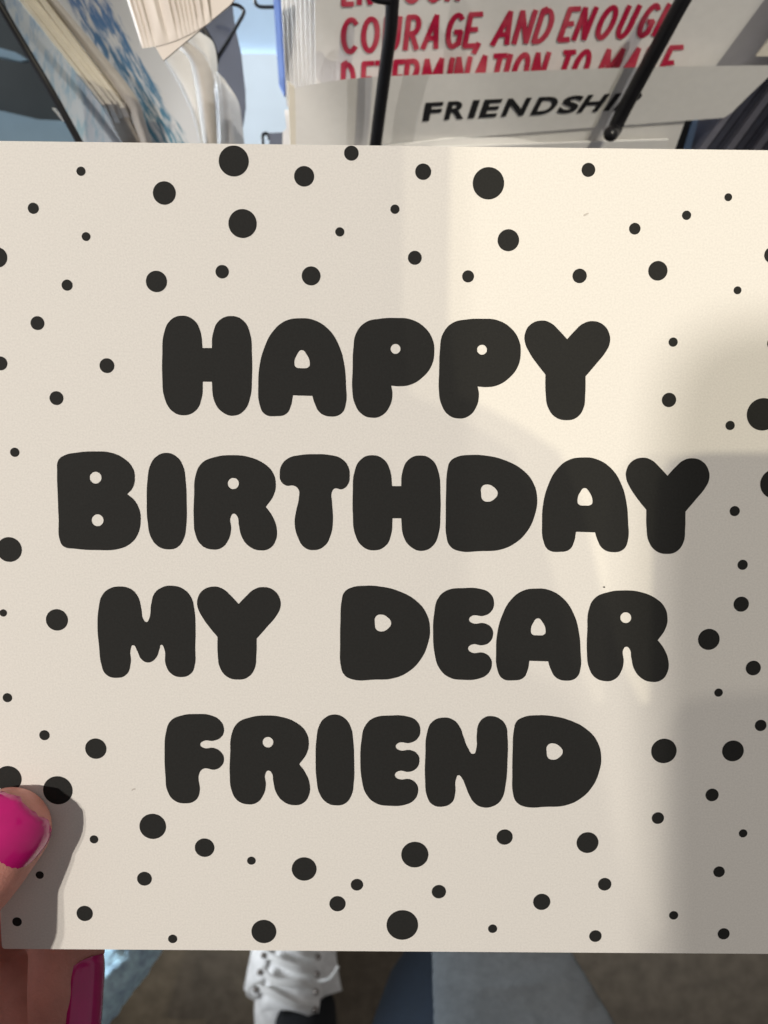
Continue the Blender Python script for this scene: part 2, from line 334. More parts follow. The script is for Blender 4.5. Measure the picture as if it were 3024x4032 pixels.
# ------------------------------------------------------------------ measurements of the card, in millimetres from its centre
LETTERS = [  # outlines of the printed letters in card millimetres, holes after |
    ('H', '-43.32,40.77 -42.96,44.78 -41.77,47.22 -39.59,48.19 -37.29,47.41 -36.10,45.43 -35.68,42.20c -33.94,42.22c -33.71,44.88 -32.53,47.32 -30.13,48.23 -27.91,47.37 -26.68,44.96 -26.36,40.95 -26.38,36.62 -26.70,33.14 -27.88,30.51 -29.93,29.47 -32.12,30.18 -33.56,32.20 -34.01,35.88c -35.70,35.86c -35.97,32.76 -37.08,30.42 -39.43,29.46 -41.60,30.23 -43.02,32.68 -43.39,36.73'),
    ('A', '-17.24,47.95 -14.79,47.70 -11.89,45.96 -9.85,42.83 -8.82,39.11 -8.51,35.36 -8.49,32.17 -9.35,30.12 -11.54,29.51 -13.44,30.22 -14.41,31.81 -14.91,33.38c -18.61,33.46c -18.99,31.48 -19.87,29.95 -21.77,29.47 -23.96,29.82 -24.97,31.71 -25.19,35.18 -24.94,38.94 -23.90,42.68 -22.30,45.56 -19.99,47.44|-16.95,42.01 -16.00,41.19 -15.41,39.47 -15.59,38.89 -16.95,38.62 -18.11,38.87 -18.32,39.58 -17.82,41.17'),
    ('P', '0.92,48.20 3.53,48.00 6.16,46.60 7.79,44.32 8.18,42.03 7.73,39.43 6.01,37.10 3.70,35.69 1.66,35.38 0.09,35.48c 0.34,33.85 -0.19,31.52 -1.64,29.81 -3.48,29.35 -5.44,30.01 -6.83,32.03 -7.32,34.64 -7.28,38.41 -7.19,42.16 -6.64,45.32 -4.86,47.34 -2.26,48.02|1.75,42.42 1.49,41.77 0.83,41.49 0.17,41.76 -0.11,42.40 0.16,43.06 0.81,43.33 1.47,43.07'),
    ('P', '17.25,48.23 19.86,48.03 22.49,46.63 24.15,44.36 24.56,42.06 24.14,39.46 22.45,37.13 20.16,35.71 18.13,35.40 16.55,35.50c 16.82,33.88 16.32,31.54 14.90,29.84 13.06,29.38 11.09,30.03 9.68,32.06 9.17,34.67 9.16,38.44 9.22,42.19 9.74,45.35 11.49,47.37 14.08,48.05|18.14,42.45 17.88,41.80 17.23,41.52 16.57,41.79 16.28,42.43 16.54,43.09 17.19,43.36 17.85,43.10'),
    ('Y', '28.39,48.02 30.15,47.55 31.64,46.28 33.29,44.58c 34.69,46.17 36.10,47.47 37.97,48.01 40.02,47.37 41.25,45.67 41.40,43.95 40.66,42.22 38.99,40.04 37.03,37.63c 37.09,34.38 36.81,31.47 35.55,29.76 33.66,29.27 31.58,29.81 30.06,31.69 29.54,34.30 29.37,37.92c 27.92,39.64 26.09,42.21 25.32,43.93 25.27,45.50 26.24,47.23'),
    ('B', '-56.47,22.40 -53.54,22.20 -50.93,21.05 -49.35,19.29 -48.98,17.52 -49.43,15.44 -50.49,14.19c -49.19,13.07 -48.25,11.29 -48.02,9.20 -48.58,6.50 -50.10,4.53 -52.50,3.45 -56.36,3.20 -60.81,3.43 -63.02,3.86 -63.67,4.85 -63.84,9.35 -63.88,13.82 -63.86,18.26 -63.56,20.63 -62.36,21.58 -60.00,22.13|-55.39,17.34 -55.74,16.54 -56.54,16.20 -57.32,16.53 -57.63,17.32 -57.28,18.12 -56.48,18.45 -55.70,18.13|-55.21,9.07 -55.56,8.26 -56.36,7.92 -57.15,8.25 -57.46,9.05 -57.11,9.86 -56.31,10.20 -55.52,9.87'),
    ('I', '-42.94,22.25 -40.97,21.59 -39.68,19.69 -39.22,16.73 -39.10,12.57 -39.22,8.39 -39.79,5.53 -41.09,3.86 -42.87,3.48 -44.63,3.98 -46.08,5.77 -46.70,8.91 -46.80,12.79 -46.54,17.25 -45.96,19.92 -44.76,21.55'),
    ('R', '-30.10,21.94 -27.17,21.64 -24.25,20.43 -22.49,18.67 -21.91,16.31 -22.36,14.22 -23.84,11.97c -22.67,10.33 -21.79,7.94 -21.94,5.53 -23.14,3.86 -25.06,3.45 -26.99,4.13 -28.46,5.92 -29.09,8.47 -29.32,9.97 -30.05,10.59 -30.64,9.96 -30.58,7.56 -31.13,5.45 -32.47,3.86 -34.40,3.54 -36.32,4.34 -37.48,6.44 -37.79,9.59 -37.65,14.07 -37.33,17.93 -36.13,20.31 -33.62,21.52|-29.03,16.47 -29.35,15.71 -30.10,15.39 -30.84,15.70 -31.15,16.45 -30.83,17.21 -30.08,17.53 -29.33,17.23'),
    ('T', '-14.33,22.29 -11.69,22.17 -9.33,21.49 -8.00,19.97 -7.70,18.20 -8.07,16.42 -9.16,15.55 -10.63,15.65 -11.13,14.91 -11.06,12.83 -10.90,9.25 -11.33,6.55 -12.51,4.43 -14.44,3.60 -16.37,4.10 -17.71,6.19 -18.30,8.88 -18.00,11.27 -17.50,13.66 -17.56,15.44 -18.44,16.14 -19.91,16.16 -20.94,17.03 -21.17,18.36 -20.79,20.14 -19.46,21.47 -17.26,22.08'),
    ('H', '-7.09,14.85 -6.83,18.83 -5.69,21.25 -3.55,22.20 -1.24,21.44 -0.01,19.47 0.49,16.27c 2.22,16.28c 2.39,18.93 3.51,21.34 5.88,22.24 8.11,21.39 9.39,18.99 9.81,15.02 9.88,10.74 9.65,7.29 8.54,4.68 6.51,3.65 4.32,4.35 2.84,6.36 2.30,10.00c 0.62,9.99c 0.42,6.91 -0.63,4.59 -2.94,3.65 -5.13,4.41 -6.60,6.84 -7.06,10.86'),
    ('D', '15.61,22.44 18.34,22.35 21.99,21.52 25.69,19.53 27.73,17.06 28.53,13.94 28.21,11.11 26.93,7.94 24.55,5.39 21.52,4.00 17.85,3.71 13.56,3.70 11.85,4.64 11.12,6.53 10.92,10.63 10.89,15.33 11.06,19.39 11.54,21.10 12.89,22.04|18.77,16.75 20.15,16.20 20.85,15.05 20.21,13.92 19.00,13.41 17.99,13.77 17.66,14.93 17.81,16.34'),
    ('A', '37.10,22.17 39.57,21.91 42.53,20.17 44.68,17.05 45.85,13.33 46.30,9.58 46.43,6.40 45.63,4.35 43.46,3.75 41.53,4.46 40.51,6.05 39.95,7.61c 36.24,7.69c 35.93,5.72 35.11,4.20 33.22,3.71 31.01,4.07 29.93,5.95 29.60,9.42 29.71,13.17 30.62,16.91 32.12,19.78 34.37,21.66|37.60,16.24 38.59,15.41 39.23,13.70 39.08,13.12 37.72,12.85 36.55,13.10 36.32,13.81 36.76,15.40'),
    ('Y', '48.60,22.24 50.35,21.77 51.85,20.50 53.51,18.80c 54.88,20.39 56.27,21.69 58.12,22.22 60.17,21.58 61.41,19.88 61.59,18.16 60.86,16.43 59.23,14.26 57.32,11.84c 57.42,8.60 57.18,5.69 55.94,3.99 54.07,3.50 52.00,4.04 50.46,5.92 49.91,8.53 49.70,12.15c 48.23,13.86 46.38,16.43 45.59,18.15 45.53,19.72 46.47,21.44'),
    ('M', '-52.21,-3.94 -50.14,-4.47 -48.83,-5.98 -48.27,-8.12 -47.81,-10.57 -47.28,-10.99 -46.79,-10.40 -46.32,-7.49 -45.68,-5.34 -44.17,-4.05 -42.07,-3.69 -40.00,-4.31 -38.53,-5.89 -37.90,-8.33 -37.71,-12.01 -37.82,-16.03 -37.93,-19.44 -38.73,-21.32 -40.85,-22.05 -42.65,-21.35 -43.68,-19.49 -43.90,-16.39 -44.48,-15.56 -44.83,-16.40 -45.61,-18.27 -47.13,-19.15 -48.47,-18.45 -49.19,-16.91 -50.01,-15.67 -50.48,-16.45 -50.54,-19.24 -51.40,-21.59 -53.37,-22.32 -55.47,-21.62 -56.32,-19.61 -56.68,-15.89 -56.89,-12.19 -56.55,-8.19 -55.83,-5.74 -54.31,-4.35'),
    ('Y', '-34.01,-3.77 -32.27,-4.24 -30.82,-5.50 -29.23,-7.20c -27.75,-5.62 -26.29,-4.32 -24.39,-3.79 -22.35,-4.43 -21.18,-6.13 -21.10,-7.84 -21.92,-9.57 -23.69,-11.74 -25.75,-14.15c -25.83,-17.38 -26.23,-20.29 -27.57,-21.99 -29.49,-22.47 -31.55,-21.94 -33.01,-20.06 -33.42,-17.45 -33.44,-13.84c -34.83,-12.13 -36.56,-9.56 -37.27,-7.85 -37.25,-6.28 -36.21,-4.56'),
    ('D', '-4.55,-3.34 -1.82,-3.44 1.82,-4.28 5.48,-6.29 7.49,-8.78 8.24,-11.93 7.89,-14.78 6.56,-17.97 4.16,-20.55 1.11,-21.95 -2.56,-22.24 -6.84,-22.24 -8.53,-21.30 -9.24,-19.39 -9.38,-15.25 -9.35,-10.51 -9.13,-6.42 -8.62,-4.69 -7.27,-3.74|-1.46,-9.08 -0.09,-9.64 0.59,-10.80 -0.07,-11.94 -1.28,-12.46 -2.29,-12.09 -2.60,-10.92 -2.43,-9.50'),
    ('E', '14.83,-3.62 17.83,-3.74 19.79,-4.58 20.67,-6.40 20.18,-8.25 18.70,-9.15 16.45,-9.17 15.86,-9.92 16.54,-10.62 18.88,-10.63 20.26,-11.48 20.65,-12.86 20.02,-14.41 18.68,-15.07 16.57,-14.94 15.80,-15.69 16.45,-16.52 18.87,-16.59 20.25,-17.66 20.53,-19.22 19.72,-20.94 17.93,-21.89 15.21,-22.13 12.17,-21.63 10.18,-19.77 9.22,-16.83 8.85,-12.81 8.99,-8.81 9.63,-5.89 11.25,-4.20'),
    ('A', '28.88,-3.59 31.34,-3.85 34.29,-5.60 36.42,-8.74 37.56,-12.48 37.98,-16.25 38.10,-19.45 37.29,-21.51 35.12,-22.11 33.20,-21.40 32.19,-19.80 31.64,-18.23c 27.94,-18.14c 27.62,-20.13 26.79,-21.66 24.90,-22.14 22.70,-21.78 21.64,-19.89 21.32,-16.40 21.46,-12.63 22.38,-8.87 23.89,-5.98 26.15,-4.10|29.35,-9.55 30.33,-10.38 30.96,-12.11 30.80,-12.69 29.45,-12.96 28.28,-12.71 28.05,-11.99 28.50,-10.40'),
    ('R', '46.32,-3.80 49.28,-4.10 52.27,-5.31 54.12,-7.06 54.82,-9.42 54.47,-11.50 53.09,-13.74c 54.35,-15.37 55.35,-17.75 55.31,-20.15 54.19,-21.81 52.28,-22.22 50.32,-21.55 48.75,-19.76 48.00,-17.22 47.70,-15.73 46.93,-15.11 46.36,-15.74 46.55,-18.13 46.10,-20.23 44.83,-21.81 42.91,-22.12 40.94,-21.33 39.68,-19.24 39.21,-16.10 39.14,-11.64 39.27,-7.79 40.36,-5.42 42.81,-4.22|47.67,-9.25 47.39,-10.01 46.65,-10.32 45.88,-10.02 45.54,-9.27 45.82,-8.51 46.56,-8.19 47.32,-8.50'),
    ('F', '-37.70,-29.55 -34.98,-29.78 -33.17,-30.77 -32.33,-32.66 -32.90,-34.25 -34.43,-35.05 -36.25,-35.07 -37.08,-35.84 -36.42,-36.53 -34.44,-36.51 -32.93,-37.42 -32.39,-38.85 -32.95,-40.29 -34.18,-41.03 -36.47,-40.86 -37.31,-41.76 -37.36,-45.93 -38.24,-47.54 -40.24,-48.14 -42.37,-47.58 -43.72,-45.66 -44.12,-42.14 -44.20,-37.67 -43.89,-33.55 -42.88,-31.01 -40.74,-29.89'),
    ('R', '-23.67,-29.74 -20.75,-30.05 -17.83,-31.27 -16.08,-33.04 -15.49,-35.42 -15.93,-37.52 -17.40,-39.78c -16.22,-41.43 -15.33,-43.83 -15.48,-46.25 -16.66,-47.93 -18.58,-48.34 -20.50,-47.65 -21.97,-45.85 -22.61,-43.29 -22.84,-41.78 -23.57,-41.15 -24.16,-41.79 -24.08,-44.20 -24.62,-46.32 -25.96,-47.91 -27.88,-48.23 -29.79,-47.43 -30.95,-45.32 -31.28,-42.15 -31.15,-37.65 -30.86,-33.76 -29.67,-31.37 -27.18,-30.16|-22.58,-35.24 -22.89,-36.00 -23.64,-36.33 -24.38,-36.02 -24.69,-35.26 -24.38,-34.50 -23.63,-34.18 -22.89,-34.48'),
    ('I', '-10.49,-29.42 -8.50,-30.09 -7.17,-32.01 -6.65,-34.98 -6.45,-39.18 -6.48,-43.39 -6.99,-46.27 -8.25,-47.94 -10.02,-48.32 -11.80,-47.82 -13.28,-46.01 -13.96,-42.85 -14.15,-38.94 -13.98,-34.45 -13.46,-31.76 -12.30,-30.12'),
    ('E', '0.83,-29.53 3.83,-29.66 5.79,-30.51 6.65,-32.37 6.14,-34.24 4.65,-35.16 2.40,-35.18 1.81,-35.93 2.48,-36.65 4.82,-36.66 6.19,-37.52 6.57,-38.93 5.93,-40.50 4.58,-41.17 2.47,-41.04 1.70,-41.80 2.34,-42.64 4.76,-42.72 6.13,-43.81 6.39,-45.38 5.57,-47.13 3.77,-48.10 1.05,-48.34 -1.99,-47.83 -3.97,-45.94 -4.90,-42.95 -5.23,-38.87 -5.05,-34.81 -4.39,-31.84 -2.75,-30.12'),
    ('N', '11.26,-29.86 13.25,-30.38 14.49,-31.79 15.29,-33.84 16.10,-35.90 17.32,-37.32 17.85,-36.20 17.88,-33.35 18.28,-30.97 19.32,-29.80 20.53,-29.47 22.36,-29.99 23.62,-31.40 24.05,-33.93 24.15,-39.02 23.93,-43.50 23.09,-46.88 21.44,-48.28 19.29,-48.46 17.73,-47.57 16.61,-45.81 15.81,-43.89 15.16,-42.45 14.42,-41.81 13.94,-42.62 13.84,-45.51 13.27,-47.45 11.29,-48.43 9.28,-47.96 8.18,-46.20 7.76,-42.99 7.73,-37.56 7.97,-33.12 9.00,-30.74'),
    ('D', '29.79,-29.23 32.54,-29.34 36.22,-30.19 39.96,-32.21 42.03,-34.73 42.86,-37.90 42.57,-40.77 41.30,-43.99 38.93,-46.58 35.90,-47.99 32.21,-48.28 27.89,-48.28 26.17,-47.33 25.41,-45.40 25.18,-41.24 25.11,-36.46 25.25,-32.33 25.72,-30.59 27.06,-29.64|33.02,-35.02 34.42,-35.58 35.13,-36.75 34.49,-37.90 33.28,-38.42 32.26,-38.05 31.92,-36.88 32.06,-35.44'),
]
DOTS = [  # x, y, radius in card millimetres
    (-57.77, 74.33, 0.84), (-29.51, 76.48, 2.78), (-42.43, 70.59, 2.12), (-16.5, 73.89, 1.86), (-7.77, 78.14, 1.35), (5.55, 74.97, 1.48), (17.71, 73.03, 2.92),
    (36.21, 75.66, 1.27), (62.46, 71.03, 0.72), (-66.8, 67.56, 1.02), (-27.96, 65.23, 2.64), (0.4, 68.15, 0.85), (54.84, 67.67, 0.85), (45.26, 65.12, 1.07),
    (-57.14, 62.54, 0.81), (-9.84, 63.92, 0.85), (21.68, 62.75, 2.01), (-73.83, 58.56, 1.88), (4.23, 59.34, 1.29), (49.93, 57.46, 1.81), (71.29, 60.59, 1.51),
    (-44.18, 54.46, 1.98), (-31.84, 56.39, 1.25), (-60.93, 53.6, 1.03), (-15.18, 55.8, 1.76), (14.28, 56.04, 1.12), (35.25, 56.36, 1.34), (65.12, 54.03, 0.74),
    (-66.71, 46.51, 1.3), (-73.95, 38.91, 1.31), (-53.83, 38.69, 1.4), (-63.56, 32.47, 1.32), (53.42, 44.25, 0.87), (53.14, 33.33, 1.37), (65.09, 28.59, 0.89),
    (71.27, 30.78, 3.1), (72.61, 44.2, 1.31), (-71.84, 22.06, 0.89), (74.37, 17.44, 2.87), (66.87, 12.04, 0.99), (-73.58, 3.16, 2.44), (68.99, 1.49, 1.0),
    (69.15, -6.35, 1.51), (-75.2, -9.43, 0.73), (-64.77, -10.72, 2.15), (63.15, -13.48, 2.13), (72.24, -19.21, 1.49), (-75.01, -26.54, 0.93), (65.63, -24.28, 0.84),
    (74.38, -30.96, 1.17), (-67.95, -34.18, 1.03), (-57.84, -36.87, 2.11), (55.33, -36.4, 2.55), (69.13, -36.28, 2.17), (-75.43, -43.26, 2.65), (-65.64, -45.6, 2.94),
    (65.44, -45.51, 1.33), (54.76, -50.48, 1.24), (-46.83, -53.04, 2.67), (-58.69, -55.88, 0.86), (72.13, -53.58, 0.86), (-36.47, -57.47, 1.97), (40.76, -55.79, 2.21),
    (23.99, -54.74, 1.63), (-27.07, -60.16, 0.87), (5.93, -58.62, 2.74), (-16.41, -61.86, 2.51), (-5.71, -65.15, 1.26), (67.69, -61.81, 1.16), (-48.71, -64.19, 1.49),
    (-69.82, -63.56, 0.82), (44.57, -64.67, 1.36), (10.93, -66.52, 1.45), (-9.63, -69.27, 1.65), (31.89, -68.56, 1.75), (-60.98, -71.75, 1.65), (58.91, -71.27, 0.93),
    (-74.75, -73.65, 0.97), (3.6, -73.78, 3.22), (-24.61, -75.4, 2.54), (22.04, -74.45, 0.93), (-43.21, -77.14, 0.93), (43.1, -75.91, 1.27), (69.34, -75.22, 1.22),
]
RIGHT_SHADE = [(127.9, 49.4), (71.2, 48.5), (61.5, 47.0), (55.9, 43.2), (52.7, 37.9), (51.4, 24.8), (51.1, -2.5), (53.5, -38.7), (56.4, -87.8), (143.2, -110.0)]
PATCH_SHADE = [(9.4, 145.7), (10.6, 78.5), (10.7, 48.4), (12.7, 33.6), (17.1, 32.0), (25.4, 27.7), (32.4, 23.2), (37.2, 12.4), (40.6, -0.1), (45.8, -17.9), (50.2, -26.7), (52.2, -26.6), (51.4, 7.5), (51.7, 17.5), (54.0, 21.9), (60.7, 23.2), (115.6, 24.0), (130.2, -145.6), (-129.3, -146.9), (-110.3, 144.0)]

# ------------------------------------------------------------------ the setting: floor, and unseen boards added to shape the lamps' light
tag(link('floor', mesh_from([(-4, -4, 0), (4, -4, 0), (4, 4, 0), (-4, 4, 0)], [(0, 1, 2, 3)]), M['floor']), kind='structure')

def card_point(x, y):              # card millimetres -> world
    return CARD_O + CARD_X * (x / 1000) + CARD_Y * (y / 1000)
def board(name, outline, lamp, dist, outer=None):
    """A board of the shop front that stands between a lamp and the card; outline = where its edge falls on the card, in card millimetres."""
    d = (lamp - CARD_O).normalized()
    c = CARD_O + d * dist
    ax = (RIGHT - d * RIGHT.dot(d)).normalized(); ay = d.cross(ax)
    def hit(x, y):
        p = card_point(x, y); r_ = lamp - p
        t = (c - p).dot(d) / r_.dot(d)
        q = p + r_ * t - c
        return (q.dot(ax), q.dot(ay))
    loops = [[hit(*q) for q in outline]]
    cu = bpy.data.curves.new(name, 'CURVE'); cu.dimensions = '2D'; cu.fill_mode = 'BOTH'; cu.extrude = 0.004
    if outer: loops.append([(-outer, -outer), (outer, -outer), (outer, outer), (-outer, outer)])
    for lp in loops:
        s = cu.splines.new('POLY'); s.points.add(len(lp) - 1); s.use_cyclic_u = True
        for q, (x, y) in zip(s.points, lp): q.co = (x, y, 0, 1)
    tmp = bpy.data.objects.new('tmp', cu); col.objects.link(tmp)
    me = bpy.data.meshes.new_from_object(tmp.evaluated_get(bpy.context.evaluated_depsgraph_get()))
    bpy.data.objects.remove(tmp)
    mw = Matrix(((ax.x, ay.x, d.x, c.x), (ax.y, ay.y, d.y, c.y), (ax.z, ay.z, d.z, c.z), (0, 0, 0, 1)))
    me.transform(mw)
    return tag(link(name, me, M['blocker']), kind='structure')
board('right_blocker', RIGHT_SHADE, LAMP_A, 0.55)  # unseen board added to shade the card's right side
board('rack_blocker', [(-125, 104), (330, 104), (330, 330), (-125, 330)], LAMP_A, 0.60)  # unseen board added to keep the left lamps off the FRIENDSHIP pocket
board('patch_blocker', PATCH_SHADE, LAMP_B, 0.70)  # unseen board added to bound the bright patch on the card

# ------------------------------------------------------------------ the birthday card (local frame: millimetres / 1000, z towards the viewer)
card = thing('greeting_card', CARD_O, 'square cream birthday card with black bubble lettering and dots, held in the hand', 'greeting card')
CMAT = Matrix(((CARD_X.x, CARD_Y.x, CARD_N.x, 0), (CARD_X.y, CARD_Y.y, CARD_N.y, 0), (CARD_X.z, CARD_Y.z, CARD_N.z, 0), (0, 0, 0, 1)))
card.matrix_world = Matrix.Translation(CARD_O) @ CMAT
def card_part(name, me, material, parent):
    o = bpy.data.objects.new(name, me); col.objects.link(o); me.materials.append(material)
    o.parent = parent
    return o
CORN = [(-79.90, 79.57), (78.08, 79.56), (79.85, -79.56), (-78.03, -79.57)]
def panel(z0, z1, open_gap=0.0):
    """One leaf of folded board with slightly rounded corners; open_gap lets the right-hand edge stand away."""
    ring = []
    for i, (x, y) in enumerate(CORN):
        px, py = CORN[i - 1]; nx, ny = CORN[(i + 1) % 4]
        a = Vector((px - x, py - y)).normalized(); c = Vector((nx - x, ny - y)).normalized()
        rr = 0.7
        for k in range(5):
            t = k / 4
            q = Vector((x, y)) + a * rr * (1 - t) ** 2 + c * rr * t ** 2
            ring.append((q.x / 1000, q.y / 1000))
    n = len(ring)
    def off(x): return -open_gap * max(0, (x + 0.08) / 0.16)
    V = [(x, y, z1 + off(x)) for x, y in ring] + [(x, y, z0 + off(x)) for x, y in ring]
    Fc = [tuple(range(n - 1, -1, -1)), tuple(range(n, 2 * n))] + [(i, (i + 1) % n, (i + 1) % n + n, i + n) for i in range(n)]
    me = mesh_from(V, Fc)
    bm = bmesh.new(); bm.from_mesh(me); bmesh.ops.recalc_face_normals(bm, faces=bm.faces); bm.to_mesh(me); bm.free()
    return me
front = card_part('front_panel', panel(-0.0004, 0.0), M['paper'], card)
card_part('back_panel', panel(-0.0009, -0.00055, 0.0015), M['paper'], card)

def outline_mesh(data, z=0.00005):
    cu = bpy.data.curves.new('outline', 'CURVE'); cu.dimensions = '2D'; cu.fill_mode = 'FRONT'; cu.resolution_u = 7
    for loop in data.split('|'):
        pts = loop.split()
        s = cu.splines.new('BEZIER'); s.bezier_points.add(len(pts) - 1); s.use_cyclic_u = True
        for bp_, t in zip(s.bezier_points, pts):
            c = t.endswith('c'); x, y = t.rstrip('c').split(',')
            bp_.co = (float(x) / 1000, float(y) / 1000, 0)
            bp_.handle_left_type = bp_.handle_right_type = 'VECTOR' if c else 'AUTO'
    tmp = bpy.data.objects.new('tmp', cu); col.objects.link(tmp)
    me = bpy.data.meshes.new_from_object(tmp.evaluated_get(bpy.context.evaluated_depsgraph_get()))
    bpy.data.objects.remove(tmp)
    for v in me.vertices: v.co.z = z
    bm = bmesh.new(); bm.from_mesh(me)
    bmesh.ops.recalc_face_normals(bm, faces=bm.faces)
    for f in bm.faces:
        if f.normal.z < 0: f.normal_flip()
    bm.to_mesh(me); bm.free()
    return me
for ch, data in LETTERS:
    card_part('letter', outline_mesh(data), M['ink'], front)
for x, y, r_ in DOTS:
    n = 40
    card_part('dot', mesh_from([((x + r_ * math.cos(2 * math.pi * k / n)) / 1000, (y + r_ * math.sin(2 * math.pi * k / n)) / 1000, 0.00005) for k in range(n)], [tuple(range(n))]), M['ink'], front)
# a fleck of print dust above the word DEAR and two faint scuffs
card_part('dust_fleck', mesh_from([((42.1 + 0.28 * math.cos(a) * s) / 1000, (-3.2 + 0.17 * math.sin(a) * s) / 1000, 0.00005) for a, s in zip([R(40 * k) for k in range(9)], [1, .7, 1.1, .8, 1, .9, .6, 1, .8])], [tuple(range(9))]), M['ink'], front)
M['scuff'] = mat('pencil_scuff', (0.55, 0.51, 0.47), 0.8, 0.1, 900)
for (x, y, a, w, h) in ((-50.6, -45.3, 15, 0.7, 0.25), (36.0, 73.2 - 5.6, 5, 0.7, 0.35)):
    card_part('scuff', mesh_from([((x + w * math.cos(R(40 * k)) * random.uniform(.5, 1.1)) / 1000, (y + h * math.sin(R(40 * k)) * random.uniform(.5, 1.1) + 0.3 * w * math.cos(R(40 * k))) / 1000, 0.00004) for k in range(9)], [tuple(range(9))]), M['scuff'], front)

# ------------------------------------------------------------------ the hand that holds it
hand = thing('hand', P(-1500, 5300, 0.27), 'left hand with magenta nail polish pinching the lower left corner of the birthday card', 'hand')
CH = {
 'thumb': [(38, 3264, .2197, 8.3), (-60, 3372, .2178, 9.3), (-190, 3515, .2150, 9.7), (-400, 3740, .2075, 11.0), (-640, 4010, .205, 13.0), (-870, 4320, .215, 15), (-1200, 4850, .240, 20)],
 'index': [(238, 4075, .2440, 6.9), (250, 3900, .2462, 7.9), (268, 3700, .2500, 8.6), (165, 3510, .2620, 9.6), (-150, 3680, .2700, 10.0), (-500, 3900, .2750, 12.5), (-1100, 4800, .270, 19)],
 'middle': [(90, 4290, .2600, 7.4), (125, 4100, .2630, 8.3), (135, 3920, .2670, 9.0), (30, 3740, .2750, 9.8), (-300, 3950, .279, 10.5), (-650, 4220, .281, 12.5), (-1200, 5000, .272, 19)],
 'ring': [(-110, 4690, .2640, 6.8), (-60, 4340, .2720, 8.4), (-150, 4160, .2800, 9.2), (-450, 4320, .284, 10.0), (-800, 4550, .285, 12.0), (-1300, 5150, .272, 19)],
 'little': [(-370, 4970, .2650, 5.8), (-330, 4720, .2720, 7.2), (-410, 4560, .2800, 8.0), (-650, 4650, .285, 9.0), (-950, 4800, .285, 11.0), (-1400, 5300, .272, 18)],
 'web': [(-310, 4030, .2120, 12.5), (-480, 4180, .2120, 15), (-900, 4600, .225, 18)],  # unseen bulge at the thumb base, added to shade the finger
 'wrist': [(-1250, 4950, .262, 22), (-1550, 5400, .268, 23), (-2100, 6500, .30, 30)],
}
V, Fc = [], []
def add_ball(c, r_, seg=16, rings=10):
    b0 = len(V)
    for i in range(rings + 1):
        th = math.pi * i / rings
        for k in range(seg):
            ph = 2 * math.pi * k / seg
            V.append(c + Vector((math.sin(th) * math.cos(ph), math.sin(th) * math.sin(ph), math.cos(th))) * r_)
    for i in range(rings):
        for k in range(seg):
            Fc.append((b0 + i * seg + k, b0 + (i + 1) * seg + k, b0 + (i + 1) * seg + (k + 1) % seg, b0 + i * seg + (k + 1) % seg))
for nm, ch in CH.items():
    pts = [P(u, v, d) for u, v, d, r_ in ch]; rad = [r_ / 1000 for *_, r_ in ch]
    for i in range(len(pts) - 1):
        L_ = (pts[i + 1] - pts[i]).length
        n = max(2, int(L_ / 0.0016))
        for k in range(n):
            t = k / n
            add_ball(pts[i].lerp(pts[i + 1], t), rad[i] + (rad[i + 1] - rad[i]) * t)
    add_ball(pts[-1], rad[-1])
me = mesh_from(V, Fc)
tmp = bpy.data.objects.new('tmp', me); col.objects.link(tmp)
md = tmp.modifiers.new('r', 'REMESH'); md.mode = 'VOXEL'; md.voxel_size = 0.0009
md = tmp.modifiers.new('s', 'SMOOTH'); md.iterations = 10; md.factor = 0.5
hm = bpy.data.meshes.new_from_object(tmp.evaluated_get(bpy.context.evaluated_depsgraph_get()))
bpy.data.objects.remove(tmp)
# keep the flesh on the right side of the card: the thumb pad flattens against the front face
cinv = (Matrix.Translation(CARD_O) @ CMAT).inverted()
cm = Matrix.Translation(CARD_O) @ CMAT
for v in hm.vertices:
    q = cinv @ v.co
    if abs(q.x) < 0.0805 and abs(q.y) < 0.0805 and -0.006 < q.z < 0.0002:
        q.z = 0.0002
        v.co = cm @ q
hm.polygons.foreach_set('use_smooth', [True] * len(hm.polygons))
part('skin', hm, M['skin'], hand)

def nail(axis_from, axis_to, normal, radius, s0, s1, phi, drop, chip, along=14, around=18, thick=0.0005):
    a = (axis_to - axis_from).normalized()
    n_ = (normal - a * normal.dot(a)).normalized()
    t_ = a.cross(n_)
    V, Fc = [], []
    for lay in (0, 1):
        for i in range(along + 1):
            f = i / along
            for k in range(around + 1):
                g_ = -1 + 2 * k / around
                back = s0 + 0.0025 * (abs(g_) ** 3)                        # rounded cuticle
                tip = s1 - 0.0030 * (abs(g_) ** 2.6) + chip * noise.noise(Vector((g_ * 6, 3.1, s1 * 900)))
                s = back + (tip - back) * f
                rr = radius - drop * max(0, s) ** 2 - (thick if lay else 0) - 0.0013 * (abs(g_) ** 4)
                if f < 0.12: rr -= 0.0004 * (1 - f / 0.12)
                an = R(phi) * g_
                V.append(axis_to + a * s + n_ * (rr * math.cos(an)) + t_ * (rr * math.sin(an)))
    w = around + 1; L0 = (along + 1) * w
    for i in range(along):
        for k in range(around):
            q = (i * w + k, i * w + k + 1, (i + 1) * w + k + 1, (i + 1) * w + k)
            Fc.append(q); Fc.append(tuple(x + L0 for x in q[::-1]))
    rim = [k for k in range(w)] + [i * w + w - 1 for i in range(1, along + 1)] + [along * w + k for k in range(w - 2, -1, -1)] + [i * w for i in range(along - 1, 0, -1)]
    for i in range(len(rim)):
        x, y = rim[i], rim[(i + 1) % len(rim)]
        Fc.append((x, x + L0, y + L0, y))
    me = mesh_from(V, Fc, smooth=True)
    bm = bmesh.new(); bm.from_mesh(me); bmesh.ops.recalc_face_normals(bm, faces=bm.faces); bm.to_mesh(me); bm.free()
    return me
tt = CH['thumb']
